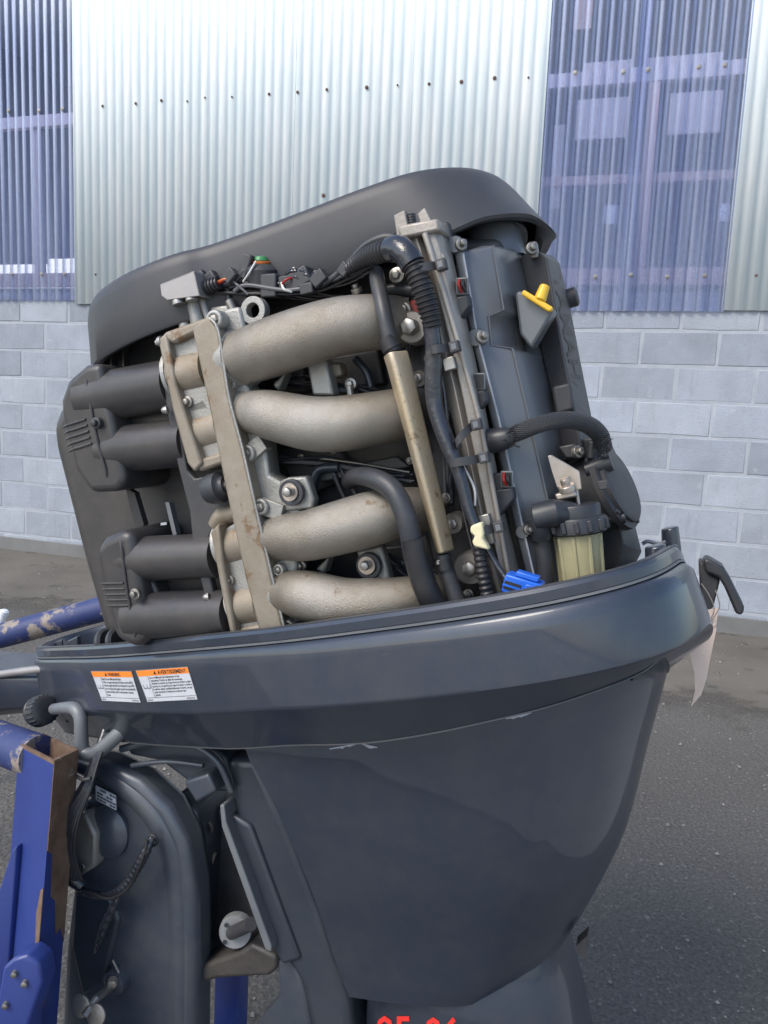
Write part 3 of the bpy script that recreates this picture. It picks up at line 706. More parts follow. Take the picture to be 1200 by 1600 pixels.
# --- intake manifold
man = part('intake_manifold', MB().plate([(262, 528), (335, 498), (356, 592), (376, 728), (312, 726)], -.158, .035), M['web'], None, bevel=.003)
part('web', MB().plate([(334, 838), (392, 800), (430, 990), (366, 996)], -.161, .035), M['web'], man, bevel=.003)
part('web', MB().plate([(340, 494), (352, 482), (374, 478), (384, 520), (378, 590), (408, 640), (420, 742), (452, 760), (470, 800), (462, 900), (474, 965), (452, 992), (430, 992)], -.166, .03), M['web'], man, bevel=.004)
# left flanges and the long spine, standing proud of the web
part('left_flange', MB().plate([(246, 530), (259, 519), (274, 600), (293, 660), (316, 724), (303, 738), (292, 724), (269, 640)], -.170, .06), M['flange'], man, bevel=.003)
part('left_flange', MB().plate([(328, 832), (341, 817), (348, 880), (370, 994), (361, 1000), (346, 930)], -.174, .06), M['flange'], man, bevel=.003)
part('top_wall', MB().plate([(250, 526), (258, 518), (324, 494), (332, 506), (270, 538)], -.168, .055), M['flange'], man, bevel=.004)
part('bottom_wall', MB().plate([(296, 722), (366, 700), (372, 716), (312, 738)], -.166, .05), M['flange'], man, bevel=.004)
part('bottom_wall', MB().plate([(372, 982), (416, 974), (420, 992), (374, 998)], -.166, .05), M['flange'], man, bevel=.004)
spine = part('spine_flange', MB().plate([(299, 512), (326, 493), (341, 518), (357, 620), (378, 700), (403, 810), (427, 920), (445, 990), (407, 997), (382, 900), (353, 770), (329, 650)], -.186, .07), M['flange'], man, bevel=.003)
pts, rr = path([(327, 497, -.187, 2.2), (342, 520, -.187, 2.2), (358, 620, -.187, 2.2), (379, 700, -.187, 2.2), (404, 810, -.187, 2.2), (446, 988, -.187, 2.2)])
part('edge_bead', MB().tube(pts, rr, 8), M['web'], spine)
for (x0, y0, x1, y1, d, r) in ((273, 590, 330, 578, -.139, 36), (302, 682, 352, 668, -.139, 33), (349, 856, 392, 845, -.142, 35), (370, 947, 412, 940, -.144, 35)):
    pts, rr = path([(x0, y0, d, r), (x0 + 8, y0 - 2, d, r), (x1, y1, d, r)]); part('stub_tube', MB().tube(pts, rr, 28), M['flange'], man)
    pts, rr = path([(x0 + 2, y0 - 2, d, r + 4), (x0 + 6, y0 - 3, d, r + 2)], 2); part('stub_rim', MB().tube(pts, rr, 28), M['web'], man)
pts, rr = path([(336, 822, -.150, 12), (350, 806, -.150, 15), (385, 798, -.150, 16)]); part('stub_tube', MB().tube(pts, rr, 16), M['flange'], man)
# lugs with bolts flush in them
def lug(x, y, r, d, to=None):
    c = P(x, y, d); R_ = rad(r, d, x)
    mb = MB(); mb.lathe(c, NEAR, [(R_, -.018), (R_, .003), (R_ * .86, .005), (R_ * .6, .005), (R_ * .55, .0035)], 22)
    if to:
        e = P(to[0], to[1], d); t = (e - c).normalized(); s_ = V((-t.z, 0, t.x))
        mb.prism([c + s_ * R_ * .98, e + s_ * R_ * .9, e - s_ * R_ * .9, c - s_ * R_ * .98], (0, .016, 0))
    o = part('lug', mb, M['web'], man, bevel=.001)
    b0 = MB(); b0.lathe(c, NEAR, [(R_ * .45, .002), (R_ * .45, .006), (R_ * .25, .0068)], 6, start=1); part('bolt', b0, M['dull'], man)
lug(337, 500, 15, -.178, (325, 512)); lug(388, 708, 14, -.172, (410, 690)); lug(409, 792, 14, -.176, (440, 802)); lug(362, 600, 9, -.17); lug(437, 890, 10, -.172); lug(452, 978, 11, -.172)
bolt(293, 628, -.160, 9, man, 'dull'); bolt(358, 907, -.164, 9, man, 'dull'); bolt(250, 534, -.165, 8, man, 'steel', axis=V((-1, 0, 0)))
lump([(288, 634), (318, 622), (330, 640), (300, 646)], -.158, .02, 'web', 'rib', .003, man); lump([(352, 912), (382, 898), (392, 912), (366, 924)], -.160, .02, 'web', 'rib', .003, man)
# posts and the bright angle bracket on top
for (x, y0, y1, r, mt) in ((285, 472, 532, 10, 'web'), (304, 464, 520, 12, 'web'), (318, 462, 505, 6, 'web'), (362, 470, 500, 7, 'dull')):
    a = P(x - 4, y0, -.145); b = P(x + 10, y1, -.145); part('post', MB().tube([a, b], rad(r, -.145, x), 16), M[mt], man)
lump([(327, 480), (355, 476), (362, 512), (336, 520)], -.15, .02, 'web', 'boss', .003, man)
ab = MB(); ab.plate([(250, 444), (303, 423), (312, 462), (261, 469), (252, 462)], -.168, .002)
ab.prism([P(250, 444, -.168), P(303, 423, -.168), P(303, 423, -.168) + V((0, 0, -.002)), P(250, 444, -.168) + V((0, 0, -.002))], (0, .05, 0))
ab.prism([P(303, 423, -.168), P(312, 462, -.168), P(312, 462, -.168) + V((-.002, 0, 0)), P(303, 423, -.168) + V((-.002, 0, 0))], (0, .05, 0))
part('angle_bracket', ab, M['zinc'], man, bevel=.0007)
for x, y in ((279, 470), (299, 464)): bolt(x, y, -.16, 10, man, 'steel', axis=V((0, 0, 1)))
# runners
RUN = [
    [(372, 562, -.152, 44), (394, 554, -.164, 43), (430, 541, -.175, 45), (480, 524, -.172, 45), (530, 510, -.165, 44), (578, 504, -.150, 42), (625, 503, -.12, 39)],
    [(386, 645, -.156, 32), (404, 645, -.166, 35), (430, 650, -.178, 39), (480, 661, -.180, 42), (520, 663, -.176, 43), (570, 657, -.165, 42), (640, 645, -.13, 40)],
    [(428, 841, -.156, 36), (446, 839, -.168, 37), (480, 837, -.178, 40), (540, 822, -.180, 43), (590, 808, -.172, 43), (630, 799, -.15, 38), (670, 795, -.12, 34)],
    [(442, 926, -.160, 34), (460, 927, -.170, 37), (484, 932, -.180, 41), (540, 944, -.180, 42), (600, 942, -.172, 40), (650, 936, -.155, 37), (700, 930, -.12, 34)]]
for i, rn in enumerate(RUN):
    pts, rr = path(rn, 8); part('runner', MB().tube(pts, rr, 36), M['alu'], man)
    a, b_ = pts[0], pts[5]; q, q2 = rr[0], rr[5]
    part('collar', MB().tube([a, a.lerp(b_, .5), b_], [q * 1.13, q * 1.06, q * 1.0], 32), M['web'], man)
# eye, braces between the runners, rubber mounts
def annulus(x, y, r1, r2, d, th, mat, parent, name, axis=NEAR):
    c = P(x, y, d); a_, b_ = rad(r1, d, x), rad(r2, d, x)
    mb = MB(); ax = V(axis).normalized(); u_ = ax.orthogonal().normalized(); w_ = ax.cross(u_); n = 28
    L_ = lambda r, h: [c + ax * h + (u_ * cos(2 * pi * k / n) + w_ * sin(2 * pi * k / n)) * r for k in range(n)]
    mb.loft([L_(a_, 0), L_(a_, th), L_(b_, th), L_(b_, 0)], ring=True); return part(name, mb, mat, parent, bevel=.0008)
annulus(403, 487, 21, 11, -.15, .012, M['web'], man, 'lifting_eye')
lump([(384, 506), (420, 500), (432, 520), (385, 528)], -.150, .01, 'web', 'eye_foot', .003, man)
lump([(478, 566), (508, 556), (521, 618), (488, 618)], -.155, .02, 'web', 'brace', .003, man)
lump([(508, 566), (530, 566), (534, 586), (518, 592)], -.14, .02, 'flange', 'brace', .003, man)
lump([(424, 600), (446, 580), (434, 612)], -.15, .02, 'web', 'brace', .003, man)
lump([(492, 890), (514, 868), (506, 898)], -.15, .02, 'web', 'brace', .003, man)
for (x, y, hull, d0) in ((457, 768, [(435, 752), (450, 746), (478, 744), (490, 780), (488, 795), (440, 800)], -.170), (577, 882, [(556, 860), (596, 852), (610, 908), (568, 912)], -.150)):
    lump(hull, d0, .016, 'web', 'mount_ear', .003, man)
    annulus(x + 1, y + 1, 21, 14, d0 - .002, .006, M['rubber'], man, 'rubber_ring')
    c = P(x - 1, y, d0 - .001); r = rad(15, d0, x); part('washer', MB().lathe(c, NEAR, [(r, 0), (r, .006), (r * .95, .007)], 24), M['bracket'], man)
    bolt(x - 3, y, d0 - .008, 13, man, 'steel', washer=False, h=1.2)
bolt(470, 884, -.155, 9, man, 'dull'); bolt(548, 600, -.135, 10, man, 'steel'); bolt(557, 452, -.14, 9, man, 'dull', axis=V((0, -.5, 1)))
c = P(546, 604, -.14); part('stud', MB().tube([c, P(548, 618, -.14)], .004, 10), M['steel'], man)

# --- gold vapour pipe, six sided
gl = []
for (x0, y0, x1, y1) in ((594, 556, 634, 546), (600, 575, 640, 566), (678, 866, 708, 860)):
    a = P(x0, y0, -.185); b = P(x1, y1, -.185); w = (b - a).length; ux = (b - a) / w
    gl.append([a + ux * w * .0 + V((0, .008, 0)), a + ux * w * .42 + V((0, -.010, 0)), a + ux * w * .62 + V((0, -.010, 0)), a + ux * w + V((0, .006, 0)), a + ux * w * .62 + V((0, .028, 0)), a + ux * w * .3 + V((0, .028, 0))])
pipe = part('vapour_pipe', MB().loft(gl), M['gold'], None, bevel=.0025)
def hose(px, mat='rubber', name='hose', parent=None, n=16, cor=None, **k):
    pts, rr = path(px)
    if cor: pts, rr = corrugate(pts, rr, *cor)
    return part(name, MB().tube(pts, rr, n), M[mat], parent, **k)
hose([(588, 425, -.150, 11), (590, 440, -.16, 12), (598, 480, -.178, 12), (607, 520, -.182, 13), (614, 548, -.18, 14)])
hose([(604, 528, -.183, 15), (613, 545, -.182, 16)], 'loom', 'hose_clamp')
hose([(546, 752, -.14, 13), (556, 744, -.17, 14), (585, 748, -.19, 16), (612, 764, -.20, 17), (630, 795, -.205, 17), (640, 830, -.205, 17), (648, 870, -.20, 18), (662, 915, -.198, 18), (690, 970, -.195, 19)], 'rubber', 'breather_hose')
hose([(646, 842, -.205, 19.5), (654, 885, -.203, 20), (668, 925, -.20, 20), (684, 955, -.196, 20)], 'loom', 'hose_sleeve')
hose([(692, 866, -.18, 12), (697, 890, -.18, 14), (706, 918, -.18, 14), (722, 960, -.18, 15)], 'rubber', 'drain_hose')
hose([(691, 874, -.182, 15), (695, 890, -.182, 15.5)], 'loom', 'hose_clamp')
bolt(685, 880, -.19, 5, None, 'steel', name='clamp_screw')
hose([(492, 795, -.12, 6), (488, 765, -.125, 8), (498, 735, -.125, 8), (530, 730, -.125, 8)], 'flank', 'thin_hose')
hose([(520, 735, -.122, 4), (532, 765, -.122, 4), (545, 790, -.122, 4)], 'rubber', 'thin_hose')
hose([(530, 730, -.122, 4), (546, 755, -.122, 4), (560, 780, -.122, 4)], 'rubber', 'thin_hose')
hose([(500, 716, -.125, 2), (560, 724, -.125, 2), (640, 738, -.125, 2)], 'dull', 'bleed_wire')
hose([(555, 560, -.115, 6), (572, 580, -.115, 6), (580, 605, -.115, 6)], 'flank', 'thin_hose')

# --- fuel rail
fl = []
for (x0, y0, x1, y1) in ((626, 362, 682, 348), (638, 398, 694, 386), (694, 610, 741, 598), (740, 810, 779, 801), (773, 945, 812, 938)):
    a = P(x0, y0, -.168); b = P(x1, y1, -.168); ux = b - a
    fl.append([a + V((0, .004, 0)), a + ux * .38 + V((0, -.004, 0)), a + ux * .52 + V((0, .006, 0)), a + ux * .60 + V((0, -.006, 0)), a + ux * .9 + V((0, -.004, 0)), a + ux + V((0, .004, 0)), a + ux + V((0, .03, 0)), a + V((0, .03, 0))])
rail = part('fuel_rail', MB().loft(fl), M['rail'], None, bevel=.001)
lump([(619, 352), (684, 340), (688, 360), (624, 374)], -.178, .035, 'rail', 'rail_head', .003, rail)
lump([(615, 336), (632, 328), (637, 352), (636, 376), (620, 370)], -.176, .01, 'rail', 'fork', .001, rail)
lump([(652, 334), (663, 324), (680, 356), (674, 364), (658, 352)], -.176, .01, 'rail', 'fork', .001, rail)
pp, rr = path([(641, 336, -.165, 8), (645, 362, -.165, 8)]); pp, rr = corrugate(pp, rr, .0025, .08); part('knurled_screw', MB().tube(pp, rr, 14), M['black'], rail)
hose([(664, 365, -.176, 5), (684, 430, -.176, 5), (700, 480, -.176, 5), (745, 640, -.176, 4), (775, 790, -.176, 4), (800, 930, -.176, 4)], 'rail', 'rail_bead', rail)
for (x, y, s) in ((704, 569, 15), (759, 812, 14), (763, 840, 15)):
    c = P(x, y, -.176); part('rail_nut', MB().box(c, rad(s, -.17, x) * 1.25, .014, rad(s, -.17, x) * 1.3), M['steel'] if y < 830 else M['rail'], rail, bevel=.001)
for (x, y, r) in ((645, 512, 22), (655, 591, 12), (709, 818, 14), (737, 886, 20), (632, 483, 10), (697, 778, 8), (732, 929, 9), (620, 430, 12)):
    bolt(x, y, -.14, r, blk, 'steel' if r > 11 else 'dull', h=1.1 if r > 15 else .8)
for (x, y, r) in ((645, 512, 25), (735, 888, 27), (655, 592, 14), (708, 818, 17)):
    c = P(x, y, -.142); q = rad(r, -.14, x); part('boss', MB().lathe(c, NEAR, [(q, -.02), (q, .0), (q * .9, .003), (q * .8, .003)], 22), M['rail'] if r > 16 else M['dull'], blk)
lump([(641, 470), (652, 466), (656, 490), (646, 494)], -.135, .004, 'red', 'warning_paint', .001, blk)
hose([(598, 455, -.13, 8), (620, 452, -.13, 9), (648, 455, -.13, 9)], 'rubber', 'injector', blk)
hose([(605, 468, -.13, 6), (640, 470, -.13, 6)], 'black', 'injector', blk)

# --- loom and harness
loom = hose([(512, 445, -.13, 6), (540, 424, -.15, 8), (568, 404, -.165, 14), (596, 393, -.18, 17), (622, 390, -.19, 18), (638, 402, -.195, 18), (650, 424, -.196, 18), (660, 452, -.195, 18), (670, 485, -.192, 17), (677, 514, -.19, 14)], 'loom', 'wiring_loom', cor=(.0050, .17), n=18)
hose([(610, 390, -.186, 19), (622, 388, -.191, 20), (634, 397, -.196, 20), (645, 414, -.197, 19.5)], 'tape', 'tape_wrap', loom)
hose([(672, 500, -.19, 13), (677, 540, -.188, 13), (677, 600, -.186, 14), (681, 640, -.186, 13), (698, 690, -.188, 13), (716, 735, -.19, 11), (731, 790, -.192, 9), (745, 830, -.195, 7)], 'tape', 'taped_harness', loom)
hose([(712, 700, -.18, 6), (714, 740, -.18, 7), (730, 780, -.18, 6), (748, 830, -.186, 5)], 'tape', 'taped_harness', loom)
hose([(748, 845, -.19, 10), (750, 870, -.19, 10.5), (756, 905, -.19, 11), (766, 945, -.188, 11)], 'loom', 'wiring_loom', loom, cor=(.0058, .17), n=18)
hose([(760, 855, -.185, 4), (778, 885, -.188, 5), (792, 905, -.192, 4)], 'tape', 'thin_harness', loom)
hose([(757, 940, -.195, 8), (775, 938, -.2, 7), (760, 950, -.195, 7)], 'blue_plug', 'blue_tape', loom)
hose([(742, 790, -.183, 2), (740, 760, -.183, 2), (716, 715, -.183, 2)], 'white_wire', 'wire', loom)
for i in range(3): hose([(786 + i * 2, 898 + i * 2, -.195, 1.8), (794 + i * 2, 908 + i, -.197, 1.8), (802 + i, 914 - i * 2, -.2, 1.8)], 'inkgrey', 'wire', loom)
# cream tape flags
ct = MB().plate([(735, 822), (752, 816), (756, 834), (754, 842), (760, 852), (764, 860), (740, 854), (737, 846), (742, 838), (734, 832)], -.205, .012); part('tape_flag', ct, M['cream'], loom, bevel=.002, label='cream tape wrapped round the loom')
# blue connector
bc = P(818, 916, -.205); rot = Matrix.Rotation(radians(28), 3, 'Y')
plug = part('connector', MB().box(bc, .036, .022, .018, rot), M['blue_plug'], loom, bevel=.0015, label='bright blue connector')
part('latch', MB().box(bc + rot @ V((.002, -.003, .012)), .022, .012, .005, rot), M['blue_plug'], plug, bevel=.001)
part('socket', MB().box(bc + rot @ V((-.009, -.0105, -.001)), .016, .003, .008, rot), M['ink'], plug)
part('socket_bar', MB().box(bc + rot @ V((-.009, -.0125, -.001)), .018, .0015, .002, rot), M['blue_plug'], plug)
part('latch', MB().box(bc + rot @ V((.008, -.0115, -.001)), .010, .003, .014, rot), M['blue_plug'], plug, bevel=.001)
hose([(835, 924, -.205, 4), (848, 930, -.205, 4), (862, 938, -.205, 4)], 'blue_plug', 'wire', plug)
# cable ties round rail and harness
def tie(x0, y0, x1, y1, d=-.2, box=True):
    a = P(x0, y0, d); b = P(x1, y1, d + .012); mid = (a + b) / 2 + V((0, -.008, 0))
    mb = MB(); w = V((0, 0, .0042)); lp = [catmull([tuple(a + V((0, .02, 0))), tuple(a), tuple(mid), tuple(b), tuple(b + V((0, .02, 0)))], 4)][0]
    o_ = [[V(p) - w, V(p) + w, V(p) + w + V((0, .002, 0)), V(p) - w + V((0, .002, 0))] for p in lp]
    mb.loft(o_); o = part('cable_tie', mb, M['black'], loom)
    if box:
        c = P(x1 + 5, y1 - 1, d + .008); part('tie_head', MB().box(c, .010, .010, .011), M['black'], o, bevel=.001)
        part('tie_hole', MB().box(c + V((.0, -.0052, 0)), .005, .001, .006), M['greyedge'], o)
tie(646, 424, 685, 415); tie(672, 548, 706, 543); tie(712, 694, 740, 664); tie(703, 724, 752, 716); tie(737, 836, 775, 824)
# injector connectors on the cam side of the rail
for (x, y, s, wires) in ((716, 459, 1.0, True), (742, 606, .95, False), (785, 757, .95, True)):
    c = P(x, y, -.155); cr_ = Matrix.Rotation(radians(14), 3, 'Y')
    o = part('connector', MB().box(c + V((-.004, .006, .0)), .020 * s, .02, .026 * s, cr_), M['black'], rail, bevel=.0015)
    lp = [c + cr_ @ V(p) for p in ((-.012, -.008, -.006), (.012, -.008, -.002), (.014, -.008, -.014), (-.002, -.008, -.034), (-.012, -.008, -.03))]
    part('rubber_boot', MB().prism(lp, (0, .016, 0)), M['lever'], o, bevel=.002)
    part('connector_rim', MB().box(c + cr_ @ V((.006, -.006, .006)), .013, .004, .017, cr_), M['greyedge'], o, bevel=.001)
    part('connector_mouth', MB().box(c + cr_ @ V((.006, -.0078, .006)), .010, .002, .014, cr_), M['ink'], o)
    if wires:
        for q in (0, 1):
            pts = [c + cr_ @ V(p) for p in ((.003 + q * .004, -.008, .012), (.004 + q * .004, -.013, .006), (.006 + q * .004, -.008, .0))]
            part('wire', MB().tube([V(t) for t in catmull([tuple(p) for p in pts], 5)], .0016, 8), M['red'] if q == 0 else M['ink'], o)
hose([(695, 440, -.15, 3), (712, 500, -.15, 3), (722, 560, -.15, 3), (740, 660, -.15, 3), (760, 740, -.15, 3), (775, 800, -.15, 4), (792, 900, -.15, 5), (800, 940, -.15, 6)], 'tape', 'thin_harness', loom)
hose([(690, 410, -.15, 4), (700, 430, -.15, 4), (706, 460, -.15, 4)], 'tape', 'thin_harness', loom)

# --- wiring on the top left
hose([(336, 452, -.13, 5), (352, 440, -.14, 4), (372, 446, -.14, 4), (388, 462, -.14, 4)], 'tape', 'thin_harness', loom)
hose([(350, 446, -.145, 3), (368, 440, -.148, 3), (382, 422, -.148, 3), (392, 412, -.145, 3)], 'tape', 'thin_harness', loom)
hose([(440, 446, -.14, 4), (470, 452, -.145, 4), (495, 448, -.145, 5), (520, 434, -.15, 5), (545, 410, -.15, 4), (570, 384, -.15, 5), (598, 372, -.15, 7), (616, 372, -.15, 7)], 'rubber', 'thin_hose', loom)
hose([(345, 470, -.12, 5), (420, 462, -.12, 6), (500, 446, -.12, 6), (600, 400, -.12, 6)], 'tape', 'thin_harness', loom)
for (x, y, r, d) in ((408, 418, 22, -.135), ):
    c = P(x, y, d); ax = V((.35, -.2, 1))
    o = part('round_connector', MB().lathe(c, ax, [(.012, -.020), (.018, -.018), (.019, -.002), (.014, .003), (.010, .004)], 18), M['black'], loom)
    part('plug_seal', MB().lathe(c, ax, [(.009, .003), (.0105, .0045), (.0105, .0065), (.009, .007)], 18), M['orange'], o)
    part('plug_seal', MB().lathe(c, ax, [(.008, .007), (.0085, .0085), (.006, .012), (.003, .0125)], 18), M['green'], o)
    part('plug_seal', MB().lathe(c, ax, [(.0115, .001), (.0122, .002), (.0122, .0035), (.009, .004)], 18), M['green'], o)
for (x, y, w, h, a) in ((330, 443, .026, .018, -20), (318, 436, .016, .014, -20), (388, 418, .012, .028, 35), (470, 438, .03, .02, -10), (450, 444, .014, .016, 10), (425, 448, .02, .026, 15)):
    part('connector', MB().box(P(x, y, -.14), w, .02, h, Matrix.Rotation(radians(a), 3, 'Y')), M['black'], loom, bevel=.002)
hose([(318, 452, -.152, 11), (330, 447, -.152, 12), (342, 442, -.152, 10)], 'loom', 'corrugated_boot', loom, cor=(.004, .2))
hose([(404, 462, -.135, 10), (412, 450, -.135, 10), (420, 438, -.135, 9)], 'loom', 'corrugated_boot', loom, cor=(.004, .2))
for (pt, mt) in (([(338, 446, -.15, 2), (350, 438, -.155, 2), (362, 436, -.15, 2)], 'red'), ([(338, 442, -.152, 2), (352, 436, -.156, 2), (366, 440, -.15, 2)], 'orange'), ([(440, 446, -.15, 2), (446, 438, -.155, 2), (456, 434, -.15, 2)], 'red'),
                 ([(440, 442, -.15, 2), (444, 452, -.155, 2), (456, 456, -.15, 2)], 'white_wire'), ([(360, 436, -.15, 2), (372, 446, -.152, 2), (388, 460, -.15, 2)], 'inkgrey'), ([(380, 440, -.15, 1.5), (390, 425, -.155, 1.5), (400, 408, -.15, 1.5)], 'white_wire')):
    hose(pt, mt, 'wire', loom, n=8)
for i in range(9):
    x = 440 + random.random() * 45; y = 428 + random.random() * 16
    hose([(x, y, -.145, 2), (x + random.uniform(6, 16), y - random.uniform(4, 12), -.15, 2), (x + random.uniform(18, 30), y + random.uniform(-2, 12), -.145, 2)], 'tape', 'wire', loom, n=6)
hose([(356, 452, -.14, 4), (358, 470, -.14, 5), (362, 488, -.14, 5)], 'rubber', 'thin_hose', loom)

rs = random.Random(11)
for (x0, y0, x1, y1, n_) in ((430, 590, 585, 612, 5), (430, 712, 640, 745, 6), (615, 420, 640, 560, 5), (690, 560, 705, 780, 5), (590, 850, 640, 900, 4), (330, 440, 540, 470, 8), (650, 880, 740, 940, 4)):
    for i in range(n_):
        pts_ = []
        for t in (0, .33, .66, 1):
            pts_.append((x0 + (x1 - x0) * t + rs.uniform(-9, 9), y0 + (y1 - y0) * t + rs.uniform(-9, 9), -.118 + rs.uniform(-.012, .012), rs.choice((1.6, 2, 2.6, 3.4))))
        r0 = pts_[0][3]; pts_ = [(a, b_, c_, r0) for a, b_, c_, d_ in pts_]
        hose(pts_, rs.choice(('tape', 'rubber', 'loom', 'flank', 'inkgrey')), 'wire', loom, n=8)
for (x, y) in ((620, 598), (612, 570), (690, 660), (700, 640), (668, 560), (640, 720), (690, 830), (660, 700), (450, 590), (520, 705), (610, 880), (470, 715)):
    bolt(x, y, -.118, rs.choice((5, 6, 7)), blk, 'dull')
for i in range(16):
    y_ = rs.uniform(-10, 10); d_ = rs.uniform(-.150, -.128); s_ = rs.choice((1.5, 2, 2.5, 3.2))
    xs_ = (rs.uniform(325, 370), rs.uniform(385, 430), rs.uniform(450, 500), rs.uniform(520, 560), rs.uniform(575, 610))
    ys_ = [452 + y_ * .6, 446 + y_ + rs.uniform(-9, 6), 450 + y_ * .6 + rs.uniform(-10, 4), 430 + y_ * .8, 396 + y_ * .6]
    hose([(a, b_, d_, s_) for a, b_ in zip(xs_, ys_)], rs.choice(('tape', 'tape', 'rubber', 'loom', 'inkgrey')), 'wire', loom, n=8)
for i in range(7):
    x_ = rs.uniform(-5, 8); s_ = rs.choice((1.6, 2.2, 3))
    hose([(668 + x_, 520, -.175, s_), (684 + x_ + rs.uniform(-5, 5), 600, -.172, s_), (700 + x_ + rs.uniform(-5, 5), 690, -.172, s_), (722 + x_, 770, -.172, s_), (745 + x_ + rs.uniform(-5, 5), 850, -.172, s_), (765 + x_, 930, -.172, s_)], rs.choice(('tape', 'rubber', 'loom')), 'wire', loom, n=8)
for (x, y, w, h, a) in ((362, 432, .016, .012, -30), (500, 436, .018, .014, -25), (540, 422, .014, .012, -35), (482, 452, .016, .012, 5)):
    part('connector', MB().box(P(x, y, -.15), w, .014, h, Matrix.Rotation(radians(a), 3, 'Y')), M['black'], loom, bevel=.0015)
# --- cam cover
CC = []
for (f0, f1, rg, s2, yy) in (((708, 392), (722, 390), (752, 384), (788, 380), 0), ((710, 398), (724, 396), (770, 384), (812, 392), 1), ((726, 486), (739, 484), (787, 484), (832, 470), 1), ((731, 500), (741, 497), (764, 494), (838, 500), 2), ((740, 545), (750, 542), (768, 540), (846, 545), 2), ((744, 560), (754, 556), (801, 545), (850, 560), 1), ((768, 660), (780, 657), (827, 655), (872, 655), 1), ((797, 790), (809, 787), (857, 786), (898, 786), 1), ((830, 935), (842, 932), (886, 930), (930, 930), 1)):
    lift = {0: -.100, 1: -.122, 2: -.126}[yy]
    a = P(*f0, -.138); b = P(*f1, -.140); r_ = P(*rg, lift if yy != 2 else -.128); s_ = P(*s2, -.045)
    r2 = r_ + (b - r_) * .06
    b2 = b.lerp(r_, .12) + V((0, .004, 0))
    CC.append([a, b, b2, r_, s_, V((s_.x, .10, s_.z)), V((a.x, .10, a.z)), V((a.x - .001, -.12, a.z))])
camc = part('cam_cover', MB().loft(CC), M['cam'], None, bevel=.005, seg=3)
for (x, y, d, r) in ((754, 526, -.150, 10), (721, 382, -.142, 9), (826, 828, -.15, 8)):
    bolt(x, y, d, r, camc, 'dull', axis=V((.6, -.8, 0)), h=1.3)
    c = P(x - 8, y + 2, -.135); q = rad(r * 1.5, -.14, x); part('bolt_boss', MB().lathe(c, NEAR, [(q, -.01), (q, .004), (q * .85, .007)], 20), M['cam'], camc)
for k_, mt_, r_px in ((1, 'scuff_glint', 1.6), (3, 'cam', 1.8)):
    pts = [s[k_] + V((0, -.0005, 0)) for s in CC[1:]]
    part('edge_highlight', MB().tube(pts, rad(r_px), 8), M[mt_], camc)  # pale flange tube is a painted edge highlight, ridge tube keeps cover colour
# front mounting ear at the top
lump([(676, 352), (700, 344), (712, 398), (702, 410), (690, 400)], -.13, .03, 'black', 'cover_ear', .003)
part('ear_clip', MB().box(P(686, 378, -.135), .018, .012, .018), M['black'], None, bevel=.002)
c = P(768, 372, -.035); part('cam_boss', MB().lathe(c, V((0, 0, 1)), [(.034, -.03), (.033, .0), (.028, .012), (.02, .02)], 28), M['cam'], camc)
annulus(686, 408, 12, 5, -.165, .006, M['rail'], rail, 'rail_eye'); bolt(686, 408, -.168, 6, rail, 'steel', washer=False)
# dipstick guard and handle
lump([(804, 458), (812, 453), (866, 483), (830, 545), (812, 522)], -.10, .03, 'cam', 'dipstick_guard', .003, camc)
dh = MB().plate([(815, 456), (818, 452), (864, 480), (862, 486), (856, 487), (814, 460)], -.112, .008)
dip = part('dipstick_handle', dh, M['yellow'], None, bevel=.0022, seg=3)
part('dipstick_stem', MB().tube([P(843, 470, -.108), P(852, 446, -.104)], [.0066, .0052], 14), M['yellow'], dip, bevel=.0015)

# --- belt cover with raised lettering down its aft face
BC = []
for (a, e, s) in (((818, 396), (846, 394), (862, 398)), ((812, 404), (855, 402), (874, 410)), ((828, 470), (866, 466), (889, 470)), ((848, 560), (882, 557), (906, 560)), ((861, 612), (890, 596), (917, 615)), ((866, 640), (896, 626), (924, 650)), ((872, 668), (902, 664), (930, 672)), ((880, 720), (912, 716), (944, 720))):
    A = P(*a, -.05); E_ = P(*e, -.065); S_ = P(*s, .04)
    BC.append([A, E_, S_, V((S_.x - .02, .08, S_.z)), V((A.x, .08, A.z))])
belt = part('belt_cover', MB().loft(BC), M['cover'], None, bevel=.004, seg=3)
lump([(862, 604), (892, 597), (897, 640), (868, 648)], -.068, .02, 'black', 'belt_cover_step', .003, belt)
bolt(831, 388, -.07, 9, belt, 'dull', h=1.2, axis=V((.5, -.85, 0)))
lump([(824, 378), (838, 376), (842, 402), (828, 404)], -.065, .01, 'dull', 'tab', .002, belt)
c = P(893, 465, .05); part('belt_knob', MB().lathe(c, V((1, 0, 0)), [(.012, -.02), (.012, .006), (.009, .008)], 14), M['black'], belt)
def text_obj(txt, size=1.0, extrude=0.0, bold=0.018):
    cu = bpy.data.curves.new('txt', 'FONT'); cu.body = txt; cu.size = size; cu.extrude = extrude; cu.resolution_u = 2; cu.offset = bold
    ob = bpy.data.objects.new('txt', cu); COL.objects.link(ob)
    dg = bpy.context.evaluated_depsgraph_get()
    me = bpy.data.meshes.new_from_object(ob.evaluated_get(dg))
    bpy.data.objects.remove(ob); bpy.data.curves.remove(cu)
    return me
def place_text(name, txt, quad, mat, parent, mapper, extrude=0.0):
    """text bounding box mapped on a quad (bottom left, bottom right, top right, top left) by mapper(u, v, h)"""
    me = text_obj(txt, 1.0, extrude)
    xs = [v.co.x for v in me.vertices]; x0, x1 = min(xs), max(xs)
    for v in me.vertices: v.co = mapper((v.co.x - x0) / (x1 - x0), v.co.y / .72, v.co.z)
    me.materials.clear(); me.materials.append(mat)
    o = bpy.data.objects.new(name, me); COL.objects.link(o); o.parent = parent
    return o
